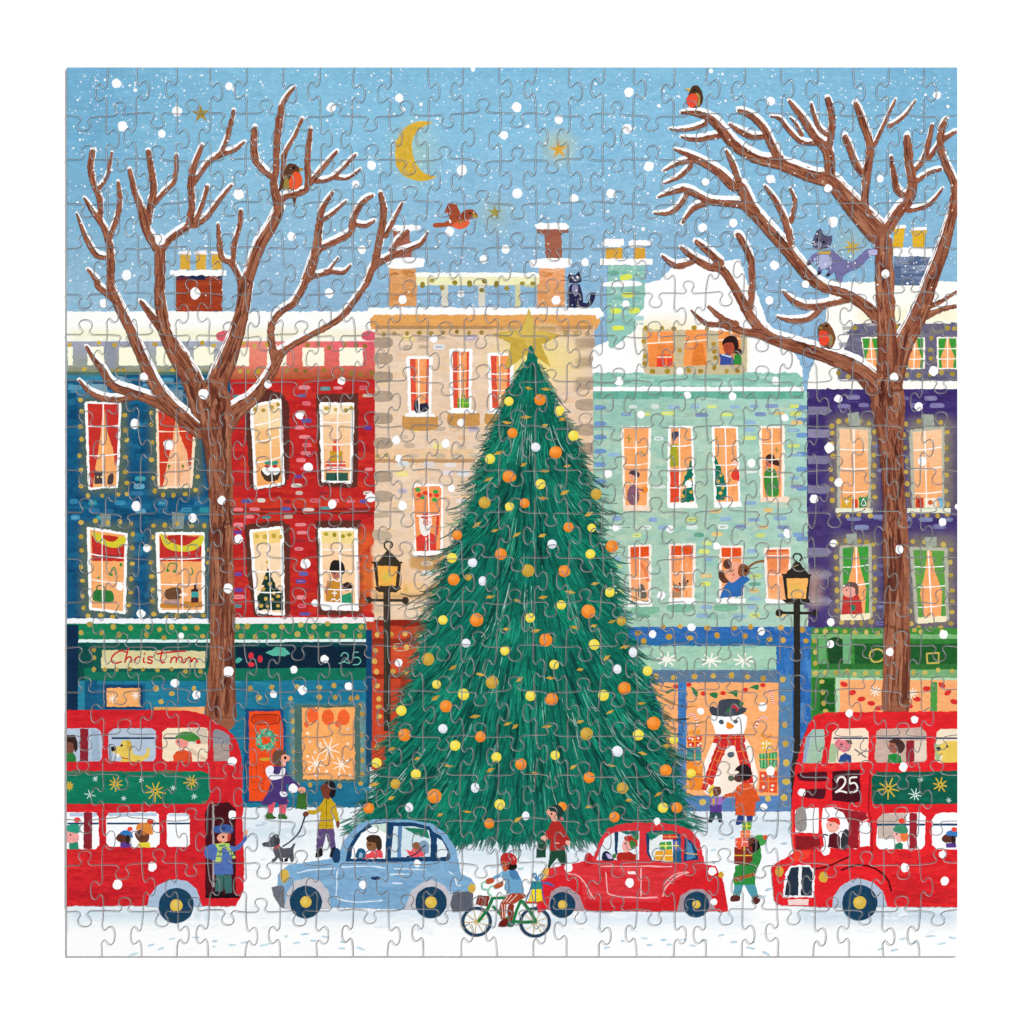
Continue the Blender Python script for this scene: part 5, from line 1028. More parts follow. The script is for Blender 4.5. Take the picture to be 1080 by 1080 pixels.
bwin("I755,1028 I790,1040 I820,1060 M820,100 M745,103 M742,20 I742,1040", '8f9098', b1, lambda: fill("M745,20 M818,20 M820,100 M745,103", 'a89890'))
def strip(s): at('M'); line(s, 9, '24466a')
at('M'); bwin("50,345 180,345 198,365 202,500 185,520 50,520", 'fbfcfe', b1, lambda: (rect(60, 347, 190, 364, 'b9cbe0', rag=.3), strip("50,398 200,398"), fill("128,345 168,345 168,518 128,518", '8a2430')))
bwin("250,348 465,342 485,355 488,495 470,512 250,508 235,490 235,365", 'fbfcfe', b1, lambda: (rect(245, 347, 475, 364, 'b9cbe0', rag=.3), strip("238,398 486,398")))
bwin("530,350 615,348 630,360 632,495 618,510 532,508 522,495 522,360", 'fbfcfe', b1, lambda: (rect(530, 351, 620, 364, 'c6d6e4', rag=.3), strip("524,398 632,398")))
dr = part('door', 'dark maroon open doorway at the rear of the left bus', b1); at('M'); fill("705,345 725,308 770,298 820,300 848,325 850,740 705,745", '45121a', rag=.3); line("742,310 742,700", 11, 'b9b2b4', a=.8, rag=.3); line("738,310 738,720", 3, '6a5a5e'); fill("705,738 865,735 868,752 705,752", '1c1014')
part('wheel_arch', None, b1); fill("428,792 440,740 480,690 530,668 570,662 620,672 665,710 690,792", 'a9bfd8', rag=.2)
def wheel(parent, x, y, r, hr, t='M', hub='dcb94c'):
    p = part('wheel', None, parent); at(t); dot(x, y, r, '173f5c', n=40, wob=.008)
    for k in range(16):
        a = R.uniform(0, 6.28); q = r * R.uniform(.45, .9); line([(x + q * math.cos(a + s * .18), y + q * math.sin(a + s * .18)) for s in range(4)], r * .14, R.choice(['12344e', '1f4a66', '20424f']), a=.6)
    part('hub_cap', None, parent); dot(x, y, hr, hub, n=24, wob=.02); dot(x - hr * .2, y - hr * .2, hr * .5, 'ecd070', a=.5)
wheel(b1, 567, 787, 83, 30)
person('passenger in green at the top deck left window of the left bus'); at('M'); fill("50,0 85,0 92,25 78,62 50,65", '7a4a3c'); fill("I50,1060 I85,1058 M100,10 M100,45 M85,62 M80,20 M50,0", '3a2420'); fill("50,66 78,62 92,85 92,105 50,105", '2f7a3c')
part('dog', 'yellow dog with red collar at a top deck window of the left bus'); fill("258,45 300,30 310,5 345,5 358,25 362,70 400,78 425,60 430,35 442,42 435,85 400,105 300,105 310,85 290,70 265,60", 'e3c55a', rag=.3); fill("258,35 278,32 280,50 262,55", DK, sm=True); dot(308, 28, 6, DK); fill("330,5 350,8 358,45 340,50", 'c9a844', sm=True); line("305,85 345,92", 5, 'b8402c'); fill("270,62 300,70 290,88", 'f7efe0')
person('passenger in green hat and orange jumper on the top deck of the left bus'); fill("550,80 570,55 600,45 640,62 642,105 552,105", 'dc4f28', rag=.3); fill("I575,1070 I600,1060 M625,0 M620,30 M600,42 M575,30 M562,10", 'f1968c', sm=True); fill("I560,1072 I590,1045 I640,1045 I680,1075 I660,1085 M640,12 M600,0 I590,1075", '3f8a3c', sm=True); dot(575, 10, 5, DK); line("625,20 640,12 650,25", 8, 'e8e0d0'); dot(672, 10, 12, 'c83028')
person('passenger in teal bobble hat behind a lower window of the left bus'); at('M'); fill("50,440 80,430 102,445 105,475 90,490 55,488", 'f3a5a0', sm=True); fill("50,412 80,400 105,405 118,440 95,445 50,428", '2f9a80', rag=.3); dot(97, 381, 17, 'e84a3c', 13); fill("60,490 100,485 105,520 60,520", '2a8a6c'); dot(65, 452, 4, DK)
person('passenger in blue bobble hat behind a lower window of the left bus'); fill("280,465 300,445 335,445 340,480 312,490 290,480", '5c3228', sm=True); fill("300,445 320,430 350,435 362,465 335,458", '2f7ac0', sm=True); dot(347, 424, 13, 'e84a3c', 11); fill("300,490 330,485 352,495 352,512 302,512", '5a3a8a'); fill("330,455 350,460 345,490 330,492", '33201c', sm=True)
person('passenger in orange bobble hat and yellow top in the left bus'); fill("370,450 385,430 430,425 440,455 430,485 395,488", '6b3c2c', sm=True); fill("375,430 385,402 420,395 455,410 455,450 420,442 395,425", 'e08a3c', sm=True); dot(444, 387, 16, 'd8402c', 13); fill("385,490 440,485 446,512 388,512", 'e8d23c'); dot(388, 452, 4, DK); dot(415, 445, 10, '8a4a30', a=.5)
person('bus conductor in blue coat and cap waving from the doorway'); at('M')
fill("755,640 830,640 830,730 800,732 795,690 785,725 752,722", '3a6a66', rag=.3); line("792,650 792,700", 6, '2a4640'); fill("750,722 790,720 788,738 745,738", '1c1014'); fill("800,728 832,728 832,740 800,740", '1c1014')
fill("700,520 720,500 760,495 800,500 850,505 880,480 892,455 880,440 900,450 905,470 870,520 830,535 838,640 745,640 748,575 705,560 698,540", '4f6cae', rag=.3)
fill("885,440 895,428 908,432 905,450 892,455", 'f0b49c', sm=True); fill("760,462 780,445 820,445 818,475 790,488 768,480", 'f0a58c', sm=True); fill("812,445 828,448 822,480 810,482", 'b8402c'); fill("748,415 790,403 830,410 838,438 815,445 750,440 745,425", '3a5a9c', sm=True); dot(792, 420, 10, '2a4070', 8); dot(790, 462, 6, DK); fill("768,490 775,478 785,490", 'a8402c')
fill("750,495 790,488 820,492 818,510 785,512 780,582 752,580 765,520", 'b9d06c', rag=.3); fill("800,515 820,510 850,558 838,568", 'b9d06c', rag=.3)
for s in ("765,530 785,532", "760,552 782,555", "770,505 800,502", "815,535 832,528", "828,552 845,545"): line(s, 8, '3f7a5c')
b2 = part('bus', 'red double decker bus showing the number 25, cut off by the right edge')
part('body', None, b2)
at('L'); fill("Q1040,795 Q700,792 Q680,720 Q640,680 Q570,660 Q500,680 Q455,730 Q440,795 Q180,785 Q165,760 Q150,620 Q155,600 Q180,582 Q260,535 Q248,480 Q245,330 Q262,130 L300,1080 L330,1000 L360,965 L410,950 L1040,946", 'e3222a', rag=.3)
at('Z'); brush(862, 752, 1009, 764, 60, ['d41c26', 'ea3032', 'd8262c'], (8, 24), (2, 5), .5); brush(940, 900, 1009, 952, 130, ['d41c26', 'ea3032', 'cc1f28'], (8, 30), (2, 6), .5); brush(862, 906, 895, 914, 20, ['e83a2a', 'ea3032', 'd8262c'], (8, 24), (2, 5), .5, -.3); brush(945, 940, 1009, 955, 40, ['b81c24', 'c42028'], (8, 20), (1, 3), .6); brush(845, 806, 915, 812, 20, ['ee3a34', 'd41c26'], (8, 20), (2, 3), .5)
at('Q'); fill("640,165 650,155 1040,148 1040,305 640,308 625,290 625,180", '0d5c4a', rag=.3); brush(920, 814, 1009, 846, 40, ['0b5243', '106a56'], (8, 24), (2, 5), .5)
at('Q'); burst(705, 232, 52, 'd6b23c', 9, 8); burst(952, 215, 38, 'd6b23c', 8, 8); burst(833, 262, 32, 'd8efe8', 8, 5); burst(858, 190, 14, 'd8efe8', 6, 4); burst(992, 288, 14, 'd8efe8', 6, 4)
sg = part('route_sign', 'dark maroon route sign reading 25', b2); fill("440,150 570,142 575,290 545,300 438,288", '47101c', rag=.3)
WHT = 'f6f2ee'; line("460,205 470,182 492,178 502,198 488,225 455,250", 9, WHT); line("453,250 480,244 510,252", 8, WHT); line("558,178 525,182 522,210", 8, WHT); line("522,210 545,205 558,222 552,245 520,250", 8, WHT)
part('vent', 'upper dark grille on the front of the right bus', b2); fill("280,160 400,152 415,165 412,190 395,198 300,195 280,182", '4f1420', sm=True); part('vent', 'lower dark grille on the front of the right bus', b2); fill("290,240 400,232 408,245 404,270 385,282 300,272 285,258", '4f1420', sm=True)
bwin("L345,1030 L400,1030 Q405,10 Q385,112 Q298,112 L315,1070", 'a9c4b8', b2, lambda: (fill("L350,1035 L330,1080 Q330,30 Q312,110 Q298,110 L318,1070", '8fa6c4'), fill("Q340,10 Q400,10 Q385,110 Q325,110", 'a3c4a8')))
bwin("L440,1045 L460,1028 L595,1025 L612,1045 Q610,105 Q420,112", 'fbe2c8', b2, lambda: (line("L445,1073 L610,1073", 8, '1c3a5c'), fill("Q430,20 Q470,20 Q455,108 Q422,110", 'a8c098'), line("Q545,45 Q600,85", 7, '8a7a78'), line("Q605,45 Q560,75", 6, '8a7a78')))
bwin("L650,1040 L670,1028 L860,1022 L885,1045 Q888,95 Q875,106 Q650,110 Q640,90", 'c9aea0', b2, lambda: (line("L650,1073 L885,1073", 8, '1c3a5c'), fill("Q790,5 Q828,5 Q828,105 Q790,107", '9a2430'), fill("Q830,5 Q885,5 Q885,98 Q832,105", 'e9d4c0')))
bwin("L935,1045 L955,1030 L1040,1028 Q1040,106 Q945,110 Q925,90", 'f6e2c8', b2, lambda: (line("L930,1073 L1040,1073", 8, '1c3a5c'), fill("Q925,20 Q960,20 Q950,108 Q930,100", 'a9c08a')))
bwin("265,335 290,322 380,325 372,445 265,440", 'fbfcfe', b2, lambda: fill("268,335 310,325 315,425 268,425", '9a918c', sm=True))
bwin("395,325 440,320 600,345 612,378 568,395 560,518 400,512 388,400", 'fbfcfe', b2, lambda: (fill("440,322 600,345 612,375 568,392 560,518 512,515 518,400 490,345", '9a1f2a', rag=.2),))
part('panel', 'dark red cab panel below the side window', b2); fill("262,455 372,462 385,500 330,520 268,525", '8f1c24', rag=.2)
bwin("570,395 600,388 618,398 618,505 570,508", 'fbfcfe', b2)
bwin("655,375 680,350 860,345 882,365 878,500 860,520 665,520 648,500", 'fbfcfe', b2, lambda: (fill("655,375 680,350 790,348 790,470 655,470", 'c0a494', sm=False, a=.85), line("650,403 880,403", 10, '24466a'), fill("805,348 842,348 842,518 805,518", '9a2430')))
bwin("930,355 960,345 1040,345 1040,520 935,520 912,500 912,380", 'fbfcfe', b2, lambda: line("915,403 1040,403", 10, '24466a'))
use(b2); line("620,160 612,320 625,400 628,545", 6, '6e1018', a=.8); line("330,530 400,505 520,530", 5, '7a1218', a=.7); line("350,615 420,600 520,555", 8, '5a0c14'); line("480,620 560,595 640,610 700,660 720,720", 9, '5a0c14'); line("250,330 252,480 262,530", 6, 'f0503c'); line("380,325 380,440", 10, 'e83a34'); fill("258,532 340,522 330,560 240,588", 'ee4030')
part('grille', 'pair of dark arched radiator grilles with white frames', b2); fill("205,750 215,640 240,600 285,592 335,595 358,625 352,748", 'f3f4f6', rag=.4); fill("215,738 225,650 245,608 280,602 278,742", '243243', rag=.3); fill("294,602 330,604 346,632 342,740 292,740", '243243', rag=.3)
part('number_plate', 'blank pale pink plate under the grille', b2); fill("228,758 328,756 326,785 232,785", 'f8d6d2', rag=.2)
part('headlight', 'left round yellow headlight of the right bus', b2); dot(188, 627, 20, 'd9a63c', 25); part('headlight', 'right round yellow headlight of the right bus', b2); dot(398, 653, 22, 'd9b03c', 26)
part('wheel_arch', None, b2); fill("438,795 445,745 480,695 530,665 575,660 630,675 680,720 700,792", 'b3c2d6', rag=.2)
wheel(b2, 570, 773, 84, 31, 'Q')
at('Q')
person('passenger in blue behind the front top deck window of the right bus'); fill("468,105 478,75 500,62 528,75 530,108", '2f4a8c', rag=.2); fill("L470,1072 Q480,0 Q520,5 Q530,30 Q505,60 Q475,50 Q450,20", 'e8808c', sm=True); dot(483, 22, 5, DK); fill("500,0 528,0 535,20 520,20", '5c4a44')
person('passenger in green top on the upper deck of the right bus'); fill("705,72 740,66 765,78 768,112 702,110", '1f8a3c', rag=.2); fill("705,40 715,15 745,8 760,35 742,62 718,60", 'a8604c', sm=True); fill("705,12 735,-5 770,5 785,35 765,65 745,50 740,20", '4a302c', sm=True); dot(722, 32, 4, DK)
part('dog', 'yellow dog at the rear top deck window of the right bus'); fill("935,50 950,30 970,8 1040,5 1040,108 955,108 965,80 940,65", 'ecca5c', rag=.3); fill("932,38 952,36 952,52 938,55", DK, sm=True); dot(985, 32, 6, DK); line("960,65 950,75", 3, DK)
person('bus driver in dark red jumper and red cap at the wheel'); fill("420,500 425,450 450,440 475,460 478,515 418,512", '5c1420', rag=.3); fill("410,400 430,388 465,392 472,420 450,440 420,432", 'f3b0a0', sm=True); fill("415,378 440,368 470,375 475,405 450,392 420,388", 'd8342c', sm=True); fill("480,470 495,430 515,432 510,515 482,512", '33333a', sm=True); line("395,465 400,450 420,455", 7, '33333a'); dot(432, 405, 4, DK)
person('passenger with orange hair and green hat on the lower deck of the right bus'); fill("735,500 760,485 775,495 775,520 735,520", '1f7a58'); fill("728,450 745,425 780,430 778,470 755,490 738,470", 'f6b8b0', sm=True); fill("765,440 795,440 800,470 780,485 765,470", 'ee7a3c', sm=True); fill("728,432 745,405 785,405 798,440 765,445", '3f8a6c', sm=True); dot(770, 385, 18, 'e8402f', 13); dot(745, 448, 4, DK)
person('passenger in blue bobble hat at the right edge of the right bus'); fill("958,470 975,450 1005,450 1015,480 990,490 968,485", '5c3228', sm=True); fill("978,448 1000,430 1040,440 1040,462 1010,460", '3a7ac0', sm=True); dot(1018, 426, 14, 'e84a3c', 11); fill("978,492 1025,488 1028,512 980,512", '5a3a8a'); fill("1005,458 1025,462 1022,490 1008,490", '33201c', sm=True)

# ================================================================ CARS
CBL = '7daacf'; cr1 = part('car', 'pale blue rounded car with two people, parked left of the cyclist')
part('body', None, cr1); at('N')
fill("M1050,640 M1065,620 20,595 120,580 250,560 290,470 350,400 420,378 520,375 620,385 700,400 770,450 815,520 838,640 880,655 905,685 900,720 800,725 770,720 750,795 600,805 210,795 20,800 M1070,750 M1048,740", CBL, sm=False, rag=.3)
at('Z'); brush(308, 918, 482, 952, 170, ['8ab6d8', '739fc4', '86b2d4', '769fc4'], (8, 28), (2, 5), .5)
at('N')
fill("800,725 870,720 895,730 895,790 870,812 800,818 788,780", '5c606c', rag=.3); fill("M1020,700 M1065,690 0,700 0,800 M1060,790 M1030,740", '6a6e78', rag=.2)
use(cr1); fill("0,800 15,720 50,670 110,655 170,672 210,720 218,800", 'c6c4ca', rag=.2); fill("570,805 600,720 650,680 700,665 760,690 790,745 785,800", 'c6c4ca', rag=.2)
fill("232,578 228,545 245,515 265,530 262,575 245,585", '1c3f66', sm=True)
part('window', 'front side window frame of the blue car', cr1); fill("290,578 300,520 340,450 400,400 500,390 490,580", '173f66', rag=.2); fill("315,565 325,510 365,445 420,410 485,405 478,565", 'fbfcfe', rag=.2); fill("405,405 485,395 480,445 440,420", 'cfe4d8')
part('window', 'rear side window frame of the blue car', cr1); fill("492,392 600,392 690,412 715,450 718,578 488,580", '173f66', rag=.2); fill("518,410 620,412 685,430 695,480 692,555 505,560", 'd3e4ec', rag=.2); fill("560,415 675,425 690,470 620,450", '1c7a5c'); fill("540,410 560,410 552,560 535,560", '5a86b4')
part('window', 'small rear quarter window of the blue car', cr1); fill("705,435 740,455 780,520 788,560 775,578 712,575", '173f66', rag=.2); fill("725,465 750,480 775,530 770,555 725,560", 'e3eef4', rag=.2)
part('door_handle', None, cr1); fill("412,652 450,650 455,662 420,665", '16345a', sm=True)
use(cr1)
for s in ("270,605 400,600 480,610", "520,612 670,618", "250,625 248,680 245,740", "250,755 330,770 465,765", "500,640 590,638", "810,655 820,690 840,690", "780,625 800,640", "60,632 130,618 240,612", "510,680 560,682", "255,612 250,640"): line(s, 6, 'e3f0fa', a=.9, rag=.25)
part('headlight', 'yellow front headlight of the blue car', cr1); fill("M1062,625 M1080,615 18,625 22,655 5,680 M1070,680 M1060,650", 'd6b04c', sm=True)
part('tail_light', 'yellow tail light of the blue car', cr1); dot(890, 705, 19, 'd6b04c', 22)
wheel(cr1, 102, 770, 77, 27, 'N'); wheel(cr1, 696, 772, 75, 28, 'N')
at('N'); person('driver with curly dark hair and coral jumper in the blue car'); fill("360,552 400,540 420,525 455,520 468,540 468,562 360,565", 'e8505a', rag=.3); fill("390,485 410,470 440,480 440,515 410,530 392,515", '8a5c3c', sm=True); fill("388,468 410,452 450,458 462,485 460,520 440,522 432,490 400,485", '3c2a20', sm=True); dot(405, 498, 5, DK); fill("340,562 345,525 365,515 385,530 382,560", '1f567c', sm=True); fill("352,562 358,535 372,540 370,562", '8fb3cf')
person('passenger in coral with grey hood in the back of the blue car'); fill("570,520 600,530 615,500 640,490 650,510 655,535 672,540 660,555 600,558 590,545", 'ea5560', rag=.3); fill("605,500 625,485 645,495 640,518 620,520", '8a5c3c', sm=True); fill("640,490 660,478 682,490 685,535 660,540 648,515", '7f9cb8', sm=True); line("668,500 620,545 580,555", 6, '1c2c44')

RC = 'd9323a'; cr2 = part('car', 'red rounded car with wrapped gifts in the back, behind the cyclist')
part('body', None, cr2); at('O')
fill("120,800 130,700 140,640 180,610 250,595 345,578 358,545 375,545 390,555 420,470 450,425 520,400 600,392 700,395 780,405 850,430 890,480 910,560 915,590 965,600 1000,660 1020,780 1025,815 990,820 960,805 820,812 700,815 360,812 340,800", RC, sm=False, rag=.3)
at('Z'); brush(592, 915, 742, 955, 150, ['d62a30', 'e2484c', 'e0404a', 'cc2028'], (8, 28), (2, 5), .5)
at('O'); fill("140,690 180,650 260,640 330,680 345,812 130,805", 'd61f28', rag=.3, a=.9); fill("700,770 740,690 850,630 960,610 1005,680 1022,810 960,815 720,815", 'd61f28', rag=.3, a=.9); fill("345,770 710,772 710,815 355,812", 'cc1a24', rag=.2, a=.8)
fill("175,770 185,720 230,695 270,700 320,740 348,812 170,800", 'a8949c', rag=.2); fill("782,815 800,740 850,710 900,708 945,740 965,810", 'a8949c', rag=.2)
fill("345,600 350,545 375,542 382,590 372,602", 'c82028', sm=True)
part('window', 'front side window of the red car', cr2); fill("395,572 430,475 470,440 540,425 610,428 605,572", 'd83a44', rag=.2); fill("400,572 440,470 480,442 545,432 605,435 603,570", 'e3eef4', rag=.2); fill("485,440 505,437 500,540 490,560", '1c3a5c'); fill("510,435 600,432 602,458 530,445", '1f6a60')
part('window', 'rear side window of the red car', cr2); fill("635,445 660,432 760,432 800,450 805,585 660,575 640,540", '173f66', rag=.2); fill("655,455 700,445 760,450 765,520 770,580 665,572 650,530", 'e8eef0', rag=.2); fill("640,440 760,432 790,452 700,452 660,480", '1f7a60'); fill("765,480 800,470 805,582 765,580", '1f5a80')
part('window', 'rear quarter window of the red car', cr2); fill("818,465 850,480 875,520 885,570 815,578", '173f66', rag=.2); fill("830,478 850,495 872,560 828,570", '4f86b4', rag=.2); line("822,538 880,545", 4, 'e0b440')
part('door_handle', 'white door handle of the red car', cr2); fill("548,625 585,626 588,638 550,638", 'fdeeee')
use(cr2)
for s in ("420,602 600,600 760,602", "445,630 452,700 470,738 600,750 690,748", "265,635 310,645 345,680 378,740 395,755", "840,630 780,650 730,700 715,745", "612,610 612,745", "835,628 770,640 720,690"): line(s, 6, 'f9b8b8', a=.9, rag=.25)
fill("150,680 160,672 200,690 190,695", '4a5c9c')
part('headlight', 'yellow front headlight of the red car', cr2); fill("138,640 150,615 175,612 168,650 140,665", 'e0b050', sm=True)
part('tail_light', 'yellow tail light of the red car', cr2); dot(992, 641, 13, 'd6a83c', 15)
wheel(cr2, 240, 784, 61, 22, 'O'); wheel(cr2, 875, 782, 61, 20, 'O')
at('O'); person('driver in green and red beret in the red car'); fill("495,560 500,540 550,530 590,545 588,572 500,572", 'b02a20', rag=.3); fill("525,490 540,470 565,480 568,510 545,535 525,520", 'f6a8a0', sm=True); fill("535,460 570,455 592,475 595,505 572,518 560,490 535,475", 'c82a28', sm=True); fill("565,458 600,450 595,480", '2f7a3c', sm=True); fill("555,485 580,480 590,505 570,520", '3a7a3c', sm=True); dot(536, 494, 4, DK); fill("430,572 430,540 448,528 470,545 482,572", '1c2c44', sm=True); fill("445,540 465,545 478,562 460,565", 'c8b8e0', sm=True); fill("475,545 492,540 495,560 480,565", '3a7a3c')
for s, c, rbn, lb in (("680,530 760,520 765,578 680,572", 'eaa52c', 'fbe6c0', 'orange gift at the bottom of the pile in the red car'), ("700,488 755,482 760,520 702,525", '3f9a4c', 'f0e08c', 'green gift in the middle of the pile in the red car'), ("715,450 785,448 782,472 715,475", 'c8302c', 'f09a5c', 'red gift at the top of the pile in the red car'), ("762,480 790,478 795,530 768,525", '5a64b8', 'e8d04c', 'blue gift at the right of the pile in the red car')):
    part('gift', lb); at('O'); fill(s, c, rag=.2); q = P(s); cx = sum(p[0] for p in q) / 4; cy = sum(p[1] for p in q) / 4; x0 = min(p[0] for p in q); x1 = max(p[0] for p in q); y0 = min(p[1] for p in q); y1 = max(p[1] for p in q)
    gline([(cx, y0 + 1), (cx, y1 - 1)], 1.2, 1.2, rbn); gline([(x0 + .5, cy), (x1 - .5, cy)], 1.1, 1.1, rbn)
at('O'); line("705,510 715,500 730,512 735,498", 5, 'd8ea6c')

# ================================================================ BICYCLE AND RIDER
bk = part('bicycle', 'green bicycle with blue tyres and a parcel on its rear rack'); at('W')
def bwheel(x, y, rx, ry, lb):
    part('wheel', lb, bk); at('W'); n = 28; pts = [(x + rx * math.cos(6.2832 * i / n), y + ry * math.sin(6.2832 * i / n)) for i in range(n + 1)]
    line(pts, 22, '24405a')
    for k in range(9): t = k * .698 + .3; line([(x, y), (x + (rx - 8) * math.cos(t), y + (ry - 8) * math.sin(t))], 4, 'd9b34c')
bwheel(222, 688, 98, 96, 'front wheel of the green bicycle'); bwheel(638, 692, 102, 98, 'rear wheel of the green bicycle')
part('frame', None, bk); G = '1f7a44'
line("232,688 270,640 310,580 335,520", 22, G); line("325,520 430,518 540,528", 18, G); line("335,575 380,620 400,640 470,685", 18, G); line("540,530 510,600 485,680", 20, G); line("470,685 560,690 650,688", 20, G); line("545,540 600,610 645,685", 20, G)
part('handlebar', 'mint green curved handlebar', bk); line("330,505 305,480 320,440 350,430", 11, '8fd0b0'); line("300,460 265,450 262,415 285,400", 11, '8fd0b0')
part('basket', 'brown front basket', bk); fill("232,500 312,505 300,580 215,565", '7a2c24', sm=False, rag=.3)
for s in ("245,510 232,560", "268,512 255,568", "290,512 278,572"): line(s, 4, 'c88a7a')
part('rear_rack', None, bk); line("570,550 720,552", 14, 'c83c34'); fill("648,560 700,610 660,625", 'd8303a')
part('gift', 'yellow and teal parcel with blue bow on the bicycle rack'); fill("615,455 680,455 690,540 590,545", 'efd52c', rag=.3); fill("612,400 685,398 692,455 605,458", '2f8a80', rag=.3); line("640,400 640,550", 8, '2a6aa8'); line("625,395 600,470 570,545", 7, '3a6aa8'); line("685,400 690,480 705,550", 7, '3a5aa8'); line("655,395 630,365 625,345 645,350 652,385", 8, '2f86b8'); line("655,395 670,355 690,350 690,375 660,395", 8, '2f86b8'); line("690,410 720,418 740,412 775,440", 7, '5a6ab0')
person('cyclist in red helmet, blue jacket and striped trousers'); 
fill("395,555 440,500 480,485 560,488 578,510 520,540 490,560 430,560 430,670 395,668 385,600", 'a8452c', rag=.3)
for s in ("400,560 408,660", "420,565 425,660", "440,510 410,550", "470,498 430,550", "510,495 450,555"): line(s, 5, 'f3dcd0')
fill("455,560 490,570 485,640 470,690 450,680 440,600", '8a2f20', rag=.3); fill("378,715 395,680 440,665 445,700 435,722 385,722", '6b1f18', sm=True); fill("440,700 465,680 492,695 480,722 445,720", '2f6a5c', sm=True)
fill("330,375 400,330 440,325 500,320 540,390 560,470 555,488 440,485 425,450 430,400 400,365 340,390 325,385", '6ea3c8', rag=.3); fill("450,330 500,322 530,380 500,390 470,380", '4a80ae', sm=True); fill("385,345 400,335 410,355 390,370", '8fc0dc'); line("445,385 460,470", 8, '4a80ae', a=.7)
fill("285,395 310,378 345,382 340,410 300,418", 'b4522f', sm=True); fill("345,430 375,410 410,402 405,435 370,452 350,448", 'b4522f', sm=True)
fill("395,260 415,250 445,270 470,290 445,320 420,330 405,300", 'c0603c', sm=True); fill("440,280 500,275 505,310 470,320 445,315", '1a1518', sm=True); fill("392,250 400,215 430,198 475,203 505,235 505,275 470,282 445,262 395,255", 'b8282c', sm=True); line("425,262 450,290 425,325", 7, 'c8342c'); line("480,225 492,250", 8, 'e8a898', a=.8); dot(412, 272, 5, DK)
# musician leaning out of the mint house
person('musician in blue jumper playing a mandolin from the mint house window'); at('K'); fill("985,408 1010,350 1050,310 L15,290 L50,320 L20,345 L15,400", '2f6ab0', rag=.3); fill("1018,245 1050,235 L10,245 L12,290 1070,320 1040,335 1020,300", 'f3a88c', sm=True); fill("1005,232 1030,225 1042,250 1030,270 1005,262", '5c382c', sm=True); fill("980,285 1000,278 1015,310 1030,330 1010,338 985,320", '5c382c', sm=True); line("1030,275 1045,282 1052,272", 4, DK); dot(1050, 298, 5, 'e0604a')
part('mandolin', 'brown mandolin played at the mint house window'); at('L'); fill("-5,260 15,245 45,262 45,292 20,305 -5,300", '8a5230', sm=True, rag=.2); line("35,268 75,240 118,232", 11, '8a5a38'); dot(30, 278, 8, DK); line("5,262 50,268 88,262", 3, '2a1a18')
at('K'); part('person', 'small pair of faces') if False else None

# ---- footprints
fp = part('footprints', 'pale blue footprints and tracks in the snow', kind='stuff')
for s in ("M340,1025 M390,1012 N130,922", "M430,980 M465,970", "M478,998 M510,988", "M530,948 M565,942", "M640,940 M680,938", "M735,958 M765,955", "M735,982 M755,984", "M815,975 M850,975", "M870,965 M905,962", "M960,980 M1015,968", "M940,410 M990,402", "M970,392 M1000,398", "N40,968 N75,962", "N75,925 N120,922", "N0,938 N15,930", "N120,955 N155,955", "N175,935 N210,938", "N262,958 N300,965", "N258,992 N290,990", "N340,985 N385,1000", "N975,605 N1005,605", "O515,955 O535,958", "O435,990 O465,985", "O610,942 O645,945", "O635,975 O670,975", "O705,952 O735,950", "O730,972 O765,975", "O795,950 O830,950", "O840,978 O875,978", "O895,958 O930,950", "O978,932 O1010,925", "O1035,962 O1070,960", "O940,528 O970,520", "O1030,470 O1060,462", "O950,575 O968,585", "O980,475 O1010,470", "Q55,965 Q75,962", "Q30,985 Q75,995", "Q105,1005 Q145,1025", "Q85,752 Q130,742", "Q125,712 Q155,705", "Q200,490 Q230,490", "Q155,455 Q180,452", "Q145,388 Q175,388", "Q655,1000 Q680,990", "Q715,1002 Q755,995", "Q755,950 Q798,942", "Q815,968 Q845,962", "Q880,935 Q930,932", "Q940,972 Q980,965", "Q992,938 Q1030,945", "O30,610 O60,608"):
    p = P(s)[:2]; gline([p[0], ((p[0][0] + p[1][0]) / 2, (p[0][1] + p[1][1]) / 2), p[1]], 2.4, 2.0, R.choice(['b9d3e2', 'a8cbdc', 'bcdbe6']), a=.85, rag=.2, taper=True)

# ================================================================ SNOWFLAKES
spk = part('snow_specks', 'countless tiny white snow specks over the sky', kind='stuff')
at('Z')
for _ in range(5200):
    x = R.uniform(73, 1007); y = R.uniform(73, 330)
    if R.random() < .45: x = R.choice([90, 165, 230, 300, 390, 470, 560, 640, 690, 770, 860, 940, 990]) + R.gauss(0, 26); y = R.uniform(78, 300)
    if not 72 < x < 1008: continue
    u_ = under(x, y)
    if u_[2] < u_[0] * 1.25 and R.random() < .85: continue
    r = abs(R.gauss(0, .42)) + .28
    if r > 1.6: r = 1.6
    c = thin(lin('ffffff'), R.uniform(.6, 1), x, y); l = int(H[int(y / GC), int(x / GC)]) + 2
    pts = [(x + r * R.uniform(.7, 1.3) * math.cos(k * 1.047), y + r * math.sin(k * 1.047)) for k in range(6)]
    H[int(y / GC) - 1:int(y / GC) + 2, int(x / GC) - 1:int(x / GC) + 2] = l
    face([(p[0], p[1], c) for p in pts], l)
